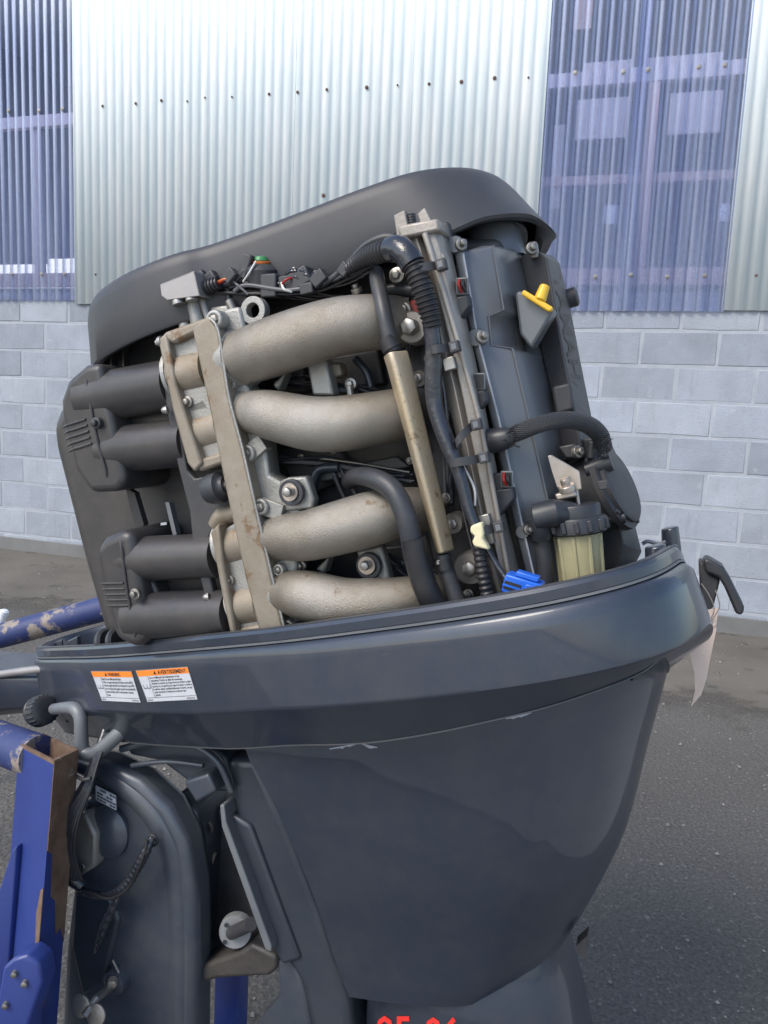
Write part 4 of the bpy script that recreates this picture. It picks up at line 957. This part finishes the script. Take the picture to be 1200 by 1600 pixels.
def face_map(u, v, h):
    # runs down the aft face: u from top to bottom, v from aft edge to port edge
    y = 422 + u * 205
    def at(a, b, t): return a.lerp(b, t)
    i = 1
    es = [((855, 402), (874, 410)), ((866, 466), (889, 470)), ((882, 557), (906, 560)), ((891, 605), (915, 610)), ((894, 632), (921, 640))]
    for k in range(len(es) - 1):
        if es[k][0][1] <= y: i = k
    (e0, s0), (e1, s1) = es[i], es[i + 1]
    t = (y - e0[1]) / (e1[1] - e0[1])
    E_ = P(*e0, -.065).lerp(P(*e1, -.065), t); S_ = P(*s0, .04).lerp(P(*s1, .04), t)
    p = E_.lerp(S_, .18 + .62 * v)
    nrm = V((.96, -.2, 0)).normalized()
    return p + nrm * (.0006 + h * .0)
place_text('lettering', 'YAMAHA', None, M['ink'], belt, face_map, 0.0)

# --- lower aft case, fuel pump, filter
lc = []
for (a, e, s) in (((876, 690), (930, 684), (952, 686)), ((886, 720), (950, 706), (966, 716)), ((915, 870), (975, 850), (1003, 862)), ((925, 910), (960, 905), (985, 898)), ((940, 950), (960, 945), (975, 940))):
    A = P(*a, -.045); E_ = P(*e, -.06); S_ = P(*s, .03); lc.append([A, E_, S_, V((S_.x - .02, .07, S_.z)), V((A.x, .07, A.z))])
part('aft_case', MB().loft(lc), M['black'], None, bevel=.005, seg=3)
pump_c = P(958, 762, -.045); pax = V((.95, -.20, .20)).normalized()
pm = part('fuel_pump', MB().lathe(pump_c, pax, [(.030, -.03), (.044, -.028), (.046, -.004), (.050, -.003), (.050, .004), (.044, .006), (.044, .010), (.040, .0125), (.012, .0135)], 36), M['black'], None)
for (x0, y0, x1, y1, r) in ((915, 736, 956, 722, 13), (935, 812, 978, 808, 9), (922, 716, 925, 690, 7)):
    a = P(x0, y0, -.075); b = P(x1, y1, -.075); part('pump_port', MB().tube([a, b], rad(r, -.07, x0), 16), M['lever'], pm, bevel=.001)
lump([(934, 752), (948, 750), (950, 764), (936, 766)], -.115, .01, 'black', 'pump_tab', .001, pm)
for k in range(5):
    a = 2 * pi * k / 5 + .4; u_ = pax.orthogonal().normalized(); w_ = pax.cross(u_)
    part('pump_screw', MB().lathe(pump_c + (u_ * cos(a) + w_ * sin(a)) * .045, pax, [(.004, 0), (.004, .007), (.002, .008)], 8), M['lever'], pm)
# braided hose with shrink sleeve
pts, rr = path([(792, 684, -.15, 12), (815, 674, -.155, 13), (850, 661, -.15, 13), (885, 656, -.135, 13.5), (915, 662, -.115, 14), (936, 678, -.095, 14), (944, 700, -.08, 13)])
mbh = MB().tube(pts, rr, 20); bh = part('braided_hose', mbh, M['braid'], None)
uv = bh.data.uv_layers.new(name='UVMap')
nv = 20; Ls = [0]
for a, b_ in zip(pts, pts[1:]): Ls.append(Ls[-1] + (b_ - a).length)
for pl in bh.data.polygons:
    if len(pl.vertices) == 4:
        cols_ = [vi % nv for vi in pl.vertices]; wrap = max(cols_) - min(cols_) > 5
        for li, vi in zip(pl.loop_indices, pl.vertices):
            cidx = vi % nv
            if wrap and cidx == 0: cidx = nv
            uv.data[li].uv = (cidx / nv, Ls[vi // nv] / (2 * pi * rr[0]))
hose([(744, 692, -.14, 17), (756, 690, -.148, 19), (775, 688, -.152, 19), (792, 684, -.153, 17), (800, 681, -.153, 14)], 'lever', 'shrink_sleeve', bh, n=20)
for k in range(34):   # frayed strands at both ends
    bx, by = ((798, 684), (940, 694))[k % 2]; a = random.uniform(0, 2 * pi)
    x = bx + 13 * cos(a) * .6; y = by + 13 * sin(a)
    hose([(x, y, -.165 + .06 * (k % 2), .9), (x + random.uniform(-10, 12), y + random.uniform(-9, 12), -.172 + .06 * (k % 2), .6)], 'loom', 'strand', bh, n=5)
# filter bracket
fb = MB().plate([(855, 712), (862, 711), (905, 736), (909, 764), (896, 768), (870, 762), (862, 738)], -.122, .003)
fbo = part('filter_bracket', fb, M['bracket'], None, bevel=.0008)
part('bracket_foot', MB().plate([(866, 772), (898, 766), (902, 776), (870, 783)], -.13, .03), M['bracket'], fbo, bevel=.002)
bolt(885, 760, -.130, 13, fbo, 'bracket', axis=V((0, -.35, 1)), h=1.1)
part('bracket_pin', MB().tube([P(901, 766, -.125), P(906, 798, -.125)], .0016, 8), M['steel'], fbo)
lump([(872, 698), (896, 693), (910, 716), (884, 716)], -.08, .02, 'black', 'sensor', .002); bolt(903, 706, -.085, 10, None, 'dull', axis=V((.8, -.5, 0)))
ft = P(900, 806, -.125); fbm = P(912, 920, -.125); fax = (fbm - ft).normalized()
fil = part('fuel_filter', MB().lathe(ft, fax, [(.0245, -.012), (.0255, -.010), (.0255, .000), (.029, .001), (.030, .003), (.030, .016), (.0275, .018), (.024, .018)], 30), M['lever'], None)
for k in range(14):
    a = 2 * pi * k / 14; u_ = fax.orthogonal().normalized(); w_ = fax.cross(u_)
    part('grip', MB().box(ft + fax * .009 + (u_ * cos(a) + w_ * sin(a)) * .030, .005, .005, .012), M['lever'], fil, bevel=.001)
part('cup', MB().lathe(ft, fax, [(.0235, .018), (.0232, .03), (.0215, .090), (.020, .10), (.018, .10), (.0185, .088), (.021, .03), (.0215, .019)], 30), M['cup'], fil)
part('filter_element', MB().lathe(ft, fax, [(.012, .018), (.0125, .05), (.012, .085), (.006, .088)], 20), M['fuel'], fil)
for k in range(9):
    a = 2 * pi * k / 9; u_ = fax.orthogonal().normalized(); w_ = fax.cross(u_); dv = u_ * cos(a) + w_ * sin(a)
    part('cup_rib', MB().tube([ft + fax * .02 + dv * .0235, ft + fax * .092 + dv * .0216], .0022, 8), M['cup'], fil)
part('fuel_spout', MB().tube([P(892, 806, -.13), P(862, 802, -.150), P(836, 808, -.150)], [rad(20), rad(20), rad(19)], 18), M['lever'], fil, bevel=.001)
hose([(838, 806, -.148, 18), (844, 822, -.146, 18), (847, 840, -.142, 16)], 'lever', 'elbow', fil)
hose([(846, 836, -.135, 14), (850, 870, -.135, 14), (852, 905, -.135, 14), (850, 945, -.135, 15)], 'rubber', 'fuel_hose', fil)
hose([(845, 830, -.135, 16), (847, 846, -.135, 16)], 'loom', 'hose_clamp', fil)
pts = [P(856, 786, -.14), P(862, 800, -.146), P(866, 826, -.142)]
part('rubber_band', MB().tube([V(t) for t in catmull([tuple(p) for p in pts], 5)], .004, 8), M['loom'], fil)
lump([(865, 835), (874, 833), (896, 922), (884, 926)], -.10, .02, 'black', 'filter_holder', .002)

# --- posts standing in the tray's aft end
def peg(x, y0, y1, r, d, mat='flank', name='guide_post'):
    a = P(x, y1, d); b = P(x - (y1 - y0) * .08, y0, d); q = rad(r, d, x)
    return part(name, MB().loft([[p + V((q * k * cos(2 * pi * i / 20), q * k * sin(2 * pi * i / 20), 0)) for i in range(20)] for p, k in ((a, 1.08), (b, .95))]), M[mat], tray_o, bevel=.002)
peg(1028, 852, 905, 17, -.06, 'cowl'); peg(1050, 824, 868, 14, .06, 'cowl'); peg(1052, 852, 880, 9, -.02, 'cowl')
hose([(1004, 850, .0, 3), (1012, 846, .0, 3), (1030, 850, .0, 3), (1040, 846, .0, 3)], 'greyedge', 'gasket', tray_o)
part('inner_bracket', MB().plate([(104, 1002), (120, 994), (122, 1022), (106, 1024)], .05, .01), M['bracketpaint'], tray_o, bevel=.002)
part('inner_bracket', MB().plate([(68, 1010), (96, 1000), (98, 1018), (70, 1020)], .06, .004), M['bracketpaint'], tray_o, bevel=.001)

# --- warning labels, draped on the tray's side
def label(name, quad, title, lines, text_label):
    (bl, br, tr_, tl) = quad
    def pix(u, v):
        return (bl[0] * (1 - u) * (1 - v) + br[0] * u * (1 - v) + tr_[0] * u * v + tl[0] * (1 - u) * v, bl[1] * (1 - u) * (1 - v) + br[1] * u * (1 - v) + tr_[1] * u * v + tl[1] * (1 - u) * v)
    def grid(u0, u1, v0, v1, lift, mat, nm, parent):
        mb = MB(); n = 12; mm_ = 6
        for j in range(mm_ + 1):
            for i in range(n + 1):
                p = hit(tray_bvh, *pix(u0 + (u1 - u0) * i / n, v0 + (v1 - v0) * j / mm_), lift)
                mb.v.append(p if p else mb.v[-1])
        for j in range(mm_):
            for i in range(n): mb.f.append((j * (n + 1) + i, j * (n + 1) + i + 1, (j + 1) * (n + 1) + i + 1, (j + 1) * (n + 1) + i))
        return part(nm, mb, mat, parent)
    s = grid(0, 1, 0, 1, .0005, M['label_white'], name, tray_o); s['label'] = text_label
    grid(.012, .988, .80, .975, .0008, M['label_orange'], 'title_band', s)
    for (a, b_, c_, d_) in ((.0, 1, .985, 1), (0, 1, 0, .012), (0, .008, 0, 1), (.992, 1, 0, 1), (.02, .98, .125, .137), (.185, .191, .137, .79)):
        grid(a, b_, c_, d_, .0009, M['inkgrey'], 'border', s)
    def mapper(u0, u1, v0, v1):
        last = [None]
        def f_(u, v, h):
            p = hit(tray_bvh, *pix(u0 + (u1 - u0) * u, v0 + (v1 - v0) * v), .0011)
            if p: last[0] = p
            return p or last[0] or V((0, 0, 0))
        return f_
    place_text('title', title, None, M['ink'], s, mapper(.40, .40 + .042 * len(title), .83, .945))
    # warning triangle, open book
    q = [hit(tray_bvh, *pix(u, v), .0011) for u, v in ((.32, .835), (.375, .835), (.3475, .955))]
    mb = MB(); mb.v = q; mb.f = [(0, 1, 2)]; part('warning_triangle', mb, M['ink'], s)
    for du in (0, .065):
        grid(.045 + du, .10 + du, .42, .44, .0011, M['ink'], 'book_symbol', s); grid(.045 + du, .05 + du, .42, .54, .0011, M['ink'], 'book_symbol', s)
    grid(.165, .17, .42, .54, .0011, M['ink'], 'book_symbol', s)
    n = len(lines)
    for i, t in enumerate(lines):
        v1 = .77 - i * .62 / n; v0 = v1 - .40 / n
        place_text('text_line', t, None, M['ink'], s, mapper(.215, min(.975, .215 + .0150 * len(t)), v0, v1))
    place_text('text_line', '6CB-44', None, M['inkgrey'], s, mapper(.03, .13, .04, .09)); place_text('text_line', 'PRINTED IN USA', None, M['inkgrey'], s, mapper(.80, .96, .04, .09))
label('warning_label', ((160, 1095), (221, 1098), (206, 1048), (142, 1048)), 'WARNING',
      ["Read Owner's Manual and labels.", 'Wear an approved personal flotation device (PFD).', 'Attach engine shut-off cord (lanyard) to your PFD,', 'arm or leg so the engine stops if you accidentally', 'leave the helm, which could prevent a runaway', 'boat.'], 'white warning sticker with orange band, left one of two')
label('warning_label', ((231, 1097), (310, 1093), (294, 1041), (212, 1047)), 'AVERTISSEMENT',
      ["Lire le Manuel de l'utilisateur et les", 'etiquettes. Porter un gilet de sauvetage.', "Attacher le cordon du coupe-circuit du moteur au gilet,", 'au bras ou a la jambe pour que le moteur s arrete si', 'le pilote quitte accidentellement la barre, ce qui', 'peut empecher le bateau de continuer sans', 'pilote.'], 'white warning sticker with orange band, right one of two')
# red hand painted number on the midsection, only its top shows
def red_map(x0, x1, y0, y1):
    last = [V((0, 0, 0))]
    def f_(u, v, h):
        p = hit(col_bvh, x0 + (x1 - x0) * u, y0 + (y1 - y0) * v, .0008)
        if p: last[0] = p
        return p or last[0]
    return f_
place_text('number', '05', None, M['redpaint'], col_o, red_map(588, 642, 1632, 1586)); place_text('number', '06', None, M['redpaint'], col_o, red_map(664, 717, 1634, 1588))

# --- steering arm, flush plug and hose at the left
arm = MB(); lo = []
for (x, y0, y1, d, th) in ((-160, 1040, 1150, .0, .12), (-40, 1050, 1128, .0, .12), (60, 1052, 1118, -.01, .11), (110, 1046, 1118, -.03, .10), (170, 1060, 1110, -.03, .09)):
    a = P(x, y0, d); b = P(x, y1, d); lo.append([a + V((0, .012, 0)), a.lerp(b, .12), b.lerp(a, .2), b + V((0, .02, 0)), b + V((0, th, 0)), a + V((0, th, 0))])
arm_o = part('front_bracket', arm.loft(lo), M['cowl'], None, bevel=.006, seg=3)
pts, rr = path([(-160, 1074, -.005, 6), (-20, 1056, -.008, 6), (50, 1047, -.012, 6.5), (84, 1044, -.015, 6)]); part('bright_edge', MB().tube(pts, rr, 14), M['zinc'], arm_o)
kc = P(66, 1110, -.06); kax = V((1, -.25, .12)).normalized()
kb = part('flush_cap', MB().lathe(kc, kax, [(.016, -.018), (.022, -.016), (.024, -.010), (.0225, -.008), (.0215, .010), (.018, .012), (.012, .013)], 30), M['lever'], None)
for k in range(20):
    a = 2 * pi * k / 20; u_ = kax.orthogonal().normalized(); w_ = kax.cross(u_)
    dv = u_ * cos(a) + w_ * sin(a); part('grip', MB().tube([kc - kax * .008 + dv * .0222, kc + kax * .010 + dv * .0212], .0017, 6), M['lever'], kb)
hose([(84, 1108, -.062, 9), (104, 1106, -.075, 10), (118, 1108, -.082, 11), (126, 1122, -.086, 11), (127, 1150, -.088, 11), (130, 1174, -.088, 12), (146, 1178, -.088, 12), (165, 1165, -.088, 12), (186, 1146, -.085, 12), (205, 1128, -.075, 12)], 'greyedge', 'flush_hose', kb)
lump([(95, 1085), (160, 1080), (205, 1120), (180, 1145), (140, 1130), (100, 1132)], -.03, .06, 'black', 'hose_guide', .006)

# --- clamp and swivel bracket
def slab(px, d, th, mat, name, bev, parent=None, seg=3): return part(name, MB().plate(px, d, th), M[mat], parent, bevel=bev, seg=seg)
cb = slab([(128, 1186), (160, 1192), (215, 1218), (262, 1262), (290, 1318), (303, 1390), (306, 1480), (304, 1660), (90, 1660), (100, 1480), (112, 1380), (118, 1320), (150, 1330), (186, 1318), (196, 1290), (178, 1262), (128, 1250)], -.075, .05, 'bracketpaint', 'clamp_bracket', .014)
# raised outer rib follows the bracket's edge
hose([(120, 1194, -.066, 12), (160, 1206, -.062, 19), (212, 1234, -.058, 25), (252, 1272, -.055, 29), (276, 1324, -.055, 29), (286, 1390, -.055, 28), (289, 1480, -.055, 28), (287, 1660, -.055, 28)], 'bracketpaint', 'edge_rib', cb, n=20)
slab([(128, 1250), (178, 1262), (198, 1292), (188, 1322), (150, 1335), (120, 1322)], -.07, .05, 'bracketpaint', 'clamp_boss', .012, cb)
c = P(168, 1300, -.075); q = rad(38, -.075, 168)
part('clamp_dome', MB().lathe(c, V((0, -1, .1)), [(q * 1.2, -.02), (q * 1.12, .002), (q * .9, .007), (q * .5, .010), (q * .1, .011)], 28), M['bracketpaint'], cb)
slab([(116, 1390), (170, 1400), (186, 1440), (162, 1540), (128, 1560), (110, 1480)], -.082, .02, 'flank', 'bracket_pocket', .006, cb)
lump([(104, 1292), (130, 1270), (150, 1306), (148, 1356), (122, 1372), (108, 1350)], -.094, .03, 'rail', 'clamp_pad', .005, cb)
annulus(128, 1354, 9, 5, -.098, .004, M['dull'], cb, 'pad_hole')
# identification plate
ip = MB().plate([(149, 1228), (180, 1244), (181, 1266), (150, 1250)], -.0905, .002); ipo = part('data_plate', ip, M['label_white'], cb)
for (a, b_) in ((1230, 1), (1236, 0), (1241, 1), (1246, 0)):
    for x in range(151, 178, 5):
        if random.random() < .75: part('print', MB().plate([(x, a + (x - 149) * .5), (x + 4, a + 2 + (x - 149) * .5), (x + 4, a + 4.5 + (x - 149) * .5), (x, a + 2.5 + (x - 149) * .5)], -.0915, .001), M['inkgrey'], ipo)
# tied cable along the bracket
hose([(238, 1308, -.10, 6), (228, 1330, -.108, 9), (213, 1358, -.108, 9), (196, 1384, -.108, 9), (172, 1398, -.105, 7), (145, 1398, -.105, 6), (122, 1388, -.10, 6)], 'tape', 'wrapped_cable', cb, cor=(.009, .12))
hose([(230, 1312, -.11, 2.5), (222, 1345, -.115, 2.5), (200, 1388, -.115, 2.5), (170, 1404, -.115, 2.5), (140, 1394, -.11, 3), (122, 1396, -.11, 3)], 'loom', 'cable', cb)
hose([(192, 1392, -.102, 4), (180, 1412, -.104, 7), (168, 1436, -.104, 8), (158, 1462, -.104, 7), (150, 1488, -.098, 4)], 'tape', 'spiral_wrap', cb, cor=(.016, .2))
annulus(240, 1312, 11, 6, -.092, .004, M['black'], cb, 'grommet')
# hanging cable bundle
bun = hose([(165, 1140, -.07, 7), (152, 1180, -.09, 8), (138, 1220, -.11, 10), (117, 1265, -.12, 14), (103, 1310, -.12, 16), (107, 1360, -.115, 15), (128, 1385, -.11, 10)], 'tape', 'cable_bundle')
for i in range(7):
    o = i * 3 - 9
    hose([(168 + o * .3, 1145, -.08, 2.2), (150 + o * .4, 1190, -.105, 2.6), (136 + o * .6, 1232, -.126, 3), (112 + o * 1.3, 1280, -.137, 3.4), (103 + o * 1.5, 1330, -.137, 3.2), (118 + o, 1375, -.125, 3)], 'tape' if i % 2 else 'loom', 'cable', bun, n=8)
hose([(120, 1213, -.125, 3), (130, 1218, -.135, 3), (142, 1216, -.135, 3)], 'black', 'cable_tie', bun)
# pin with butterfly washer
pin = part('clamp_screw', MB().tube([P(132, 1588, -.16), P(150, 1562, -.14), P(180, 1536, -.09)], [.0055, .0055, .0055], 14), M['dull'], cb)
for (x, y) in ((126, 1572), (150, 1586)):
    c = P(x, y, -.152); q = rad(19, -.15, x); part('wing', MB().lathe(c, V((.15, -1, .25)), [(q, -.0015), (q, .0015), (q * .9, .002)], 22), M['dull'], pin, bevel=.0008)
c = P(176, 1534, -.1); part('nut', MB().lathe(c, V((.5, -1, -.3)), [(.007, -.004), (.007, .006), (.005, .007)], 6), M['bracket'], pin)
part('lock_pin', MB().tube([P(176, 1500, -.095), P(186, 1520, -.095)], .0016, 8), M['dull'], pin)
c = P(180, 1534, -.085); part('screw_boss', MB().lathe(c, V((0, -1, 0)), [(.02, -.01), (.018, .004), (.012, .008)], 20), M['bracketpaint'], cb)

# --- swivel parts and inner flank behind the brackets
slab([(352, 1186), (400, 1186), (452, 1300), (502, 1430), (545, 1570), (560, 1680), (500, 1680), (470, 1540), (438, 1490), (370, 1300)], -.06, .10, 'flank', 'inner_flank', .012)
slab([(200, 1152), (250, 1138), (310, 1150), (352, 1182), (368, 1232), (360, 1240), (310, 1235), (250, 1190), (200, 1180)], -.06, .10, 'flank', 'steering_yoke', .008)
hose([(190, 1170, -.07, 6), (240, 1160, -.075, 6), (300, 1164, -.075, 6), (340, 1190, -.075, 6), (362, 1236, -.07, 6)], 'bracketpaint', 'yoke_edge')
hose([(206, 1196, -.07, 4), (260, 1190, -.07, 4), (318, 1196, -.07, 4)], 'bracketpaint', 'yoke_edge')
slab([(285, 1222), (325, 1208), (338, 1238), (306, 1256)], -.085, .04, 'bracketpaint', 'swivel_block', .005)
slab([(276, 1238), (308, 1270), (318, 1320), (312, 1420), (306, 1500), (292, 1500), (290, 1330)], -.03, .08, 'flank', 'swivel_housing', .008)
slab([(300, 1262), (352, 1262), (380, 1340), (430, 1500), (310, 1530), (300, 1400)], .02, .08, 'dark', 'tilt_housing', .01)
slab([(343, 1258), (350, 1258), (353, 1284), (424, 1478), (424, 1488), (414, 1484), (346, 1292)], -.082, .03, 'greyedge', 'edge_strip', .002)
slab([(354, 1268), (392, 1290), (440, 1420), (470, 1500), (440, 1510), (426, 1484), (358, 1292)], -.066, .02, 'flank', 'side_skirt', .006)
annulus(325, 1292, 13, 8, -.005, .005, M['dark'], None, 'bushing')
hose([(312, 1330, .0, 10), (316, 1400, .0, 12), (314, 1470, .0, 12)], 'rubber', 'tilt_ram')
hose([(336, 1332, .0, 3), (330, 1350, .0, 3), (328, 1360, .0, 3)], 'bracket', 'brass_fitting')
c = P(368, 1456, -.05); q = rad(28, -.05, 368)
an = part('anode', MB().lathe(c, V((.4, -.9, .1)), [(q, -.012), (q, .0), (q * .92, .003), (q * .2, .003)], 24), M['anode'])
for k in range(4): 
    a = pi / 2 * k + .5; part('anode_screw', MB().lathe(c + V((.4, -.9, .1)).normalized() * .003 + V((cos(a) * q * .7, .01 * cos(a), sin(a) * q * .7)), V((.4, -.9, .1)), [(.003, 0), (.003, .001)], 8), M['ink'], an)
part('ram_rod', MB().tube([P(362, 1458, -.055), P(392, 1444, -.085)], .009, 16), M['black'], an)
slab([(306, 1512), (376, 1486), (392, 1474), (432, 1494), (432, 1516), (420, 1526), (340, 1530), (308, 1540)], -.055, .05, 'yoke', 'lower_yoke', .006)
slab([(430, 1500), (460, 1490), (480, 1560), (500, 1660), (440, 1660), (400, 1600), (436, 1560)], -.05, .04, 'bracketpaint', 'lower_mount', .008)

# --- latch lever at the aft end
lev = part('latch_lever', MB().plate([(1098, 876), (1106, 872), (1130, 886), (1142, 906), (1164, 950), (1160, 962), (1150, 960), (1132, 918), (1122, 902), (1102, 894)], .02, .03), M['lever'], None, bevel=.003)
part('latch_block', MB().plate([(1092, 878), (1100, 878), (1110, 898), (1126, 905), (1114, 952), (1096, 955)], .03, .03), M['black'], lev, bevel=.003)

# ------------------------------------------------------------------ paper tag
tagM = MMAT.copy()
tg = empty('paper_tag', 'creased tan card tag hanging on string from the latch lever at the motor\'s aft end', 'tag', tagM)
tl = [(1092, 960, .0), (1110, 952, .0), (1122, 950, .005), (1119, 985, .0), (1112, 1020, -.006), (1104, 1060, -.01), (1096, 1085, .0), (1080, 1104, .004), (1086, 1080, .0), (1085, 1050, -.004), (1074, 1008, .0), (1076, 1000, .002), (1086, 985, .004)]
front = [P(x, y, .03 + d) for x, y, d in tl]
mb = MB().prism(front, (0, .0012, 0)); part('card', mb, M['tag'], tg)
annulus(1110, 972, 9, 3, .029, .001, M['tag'], tg, 'eyelet'); c = P(1109, 972, .0285); part('hole', MB().lathe(c, NEAR, [(.0022, 0), (.0022, .0006)], 10), M['ink'], tg)
for pl in ([(1108, 972, .026, .9), (1116, 952, .02, .9), (1108, 930, .016, .9), (1096, 912, .014, .9)], [(1110, 972, .026, .9), (1124, 950, .02, .9), (1122, 935, .016, .9), (1118, 922, .014, .9)]):
    hose(pl, 'string', 'string', tg, n=6)

# ------------------------------------------------------------------ motor stand
st = empty('motor_stand', 'blue painted steel motor stand with rusty open topped post under the motor\'s front', 'stand')
def spart(name, mb, mat, parent=None, **k): return mb.build(name, mat, parent or st, **k)
# post: square tube open at the top, leaning slightly, standing on the ground
A = G(30, 1162, 1.12); B_ = G(84, 1190, 1.04); C_ = G(122, 1172, 1.09)
e1 = B_ - A; e2 = C_ - B_; D_ = A + e2
bot = G(-62, 1900, 1.12)
tilt = (G(-4, 1600, 1.12) - A).normalized()
Ld = (0.02 - A.z) / tilt.z
down = tilt * Ld
cen = (A + B_ + C_ + D_) / 4
inn = [cen + (p - cen) * .86 for p in (A, B_, C_, D_)]
mb = MB()
mb.loft([[p + down for p in (A, B_, C_, D_)], [A, B_, C_, D_]], cap=False)
b0 = len(mb.v); mb.v += inn + [p + tilt * .25 for p in inn]
for i in range(4):
    j = (i + 1) % 4
    mb.f.append((4 + i, 4 + j, b0 + j, b0 + i)); mb.f.append((b0 + i, b0 + j, b0 + 4 + j, b0 + 4 + i))
mb.f.append((b0 + 4, b0 + 5, b0 + 6, b0 + 7))
post = spart('post', mb, M['stand'])
# rusty inside and bare outer flank on its upper part
mb = MB(); mb.loft([inn, [p + tilt * .2 for p in inn]], cap=False); mb.v = [cen + (p - cen) * (.995 if i < 4 else .99) + (tilt * .0 if i < 4 else V((0, 0, 0))) for i, p in enumerate(mb.v)]; spart('rusty_bore', mb, M['rust'], post)
nr = e1.cross(e2).normalized()
out = (e2.cross(tilt)).normalized()
if out.dot(B_ - A) < 0: out = -out
mb = MB(); mb.prism([B_ + out * .0012, C_ + out * .0012, C_ + tilt * .27 + out * .0012, B_ + e2 * .8 + tilt * .245 + out * .0012, B_ + e2 * .62 + tilt * .25 + out * .0012, B_ + e2 * .5 + tilt * .20 + out * .0012, B_ + e2 * .3 + tilt * .19 + out * .0012, B_ + e2 * .22 + tilt * .13 + out * .0012, B_ + tilt * .12 + out * .0012], out * -.001); spart('rust_patch', mb, M['rust'], post)
rr_ = random.Random(3)
fn = (A - B_).cross(tilt).normalized()
if fn.dot(CPOS - A) < 0: fn = -fn
ed = [(.17, .0), (.175, .06), (.21, .13), (.25, .09), (.28, .17), (.32, .10), (.36, .16), (.40, .05), (.41, .0)]
mb = MB(); mb.prism([B_ + tilt * t_ + (A - B_) * w_ + fn * .0012 for t_, w_ in ed], fn * -.001); spart('rust_patch', mb, M['rust'], post)
mb = MB(); mb.loft([[cen + (p - cen) * 1.004 + V((0, 0, .001)) for p in (A, B_, C_, D_)], [cen + (p - cen) * .85 + V((0, 0, .001)) for p in (A, B_, C_, D_)], [cen + (p - cen) * .85 + tilt * .003 for p in (A, B_, C_, D_)], [cen + (p - cen) * 1.004 + tilt * .004 for p in (A, B_, C_, D_)]], ring=True); spart('worn_top_edge', mb, M['rust'], post)
def wtube(pts, r, mat, name, parent=None): return spart(name, MB().tube([V(t) for t in catmull([tuple(p) for p in pts], 5)], r, 22), M[mat], parent)
wtube([G(-160, 1095, 1.3), G(-20, 1152, 1.2), G(60, 1182, 1.13)], .031, 'worn', 'side_rail')
wtube([G(-260, 1090, 1.75), G(-60, 1012, 1.65), G(30, 986, 1.62), (G(165, 950, 1.58)), G(330, 905, 1.5)], .026, 'worn', 'top_rail')
lg = G(-260, 1090, 1.75); wtube([lg, V((lg.x - .02, lg.y, lg.z * .5)), V((lg.x - .05, lg.y, 0.0))], .026, 'worn', 'rear_leg')
lg = G(-160, 1095, 1.3); wtube([lg, V((lg.x - .02, lg.y, lg.z * .5)), V((lg.x - .05, lg.y, 0.0))], .031, 'worn', 'front_leg')
# gusset plate with bolts at the post's foot in view
ps = [G(18, 1330, 1.085), G(26, 1322, 1.085), G(14, 1500, 1.09), G(-10, 1660, 1.09), G(-90, 1660, 1.09), G(-30, 1480, 1.085)]
spart('gusset', MB().prism(ps, (0.004, .012, 0)), M['stand'], None, bevel=.002)
ps = [G(4, 1512, 1.0), G(20, 1498, 1.0), G(42, 1492, 1.0), G(60, 1505, 1.0), G(66, 1535, 1.0), G(44, 1600, 1.0), G(40, 1690, 1.0), G(-30, 1690, 1.0), G(-8, 1580, 1.0)]
hp = spart('hinge_plate', MB().prism(ps, (0.008, .03, 0)), M['stand'], None, bevel=.004)
for (x, y) in ((22, 1523), (38, 1538), (8, 1572)):
    spart('rivet', MB().lathe(G(x, y, .997), V((0, -1, 0)), [(.0045, -.004), (.004, .002), (.002, .003)], 12), M['dull'], hp)
# second upright behind the motor's bracket, seen through the gap
q0, q1, q2 = G(336, 1500, 1.35), G(374, 1500, 1.31), G(390, 1500, 1.36); dv = V((-.01, .0, -1)) 
L_ = q0.z - 0.02
spart('cross_post', MB().loft([[q0, q1, q2, q0 + q2 - q1], [p + dv * L_ for p in (q0, q1, q2, q0 + q2 - q1)]]), M['stand'], None, bevel=.003)
fx = [A + down, q0 + dv * L_]
spart('base_bar', MB().tube([V((fx[0].x, fx[0].y, .03)), V((fx[1].x, fx[1].y, .03))], .03, 12), M['stand'])

# ------------------------------------------------------------------ small white rod at the left edge
rod = empty('white_rod', 'thin white rod end poking in at the left edge above the blue pipe', 'rod')
a = G(6, 958, 2.2)
MB().tube([a, a + V((-.02, .0, -.05)), V((a.x - .09, a.y, a.z - .35)), V((a.x - .14, a.y, .01))], [.012, .012, .012, .012], 14).build('shaft', M['card'], rod, bevel=.003)
MB().lathe(a, V((.25, 0, .96)), [(.0135, -.004), (.0135, .006), (.008, .010)], 14).build('end_cap', M['card'], rod)
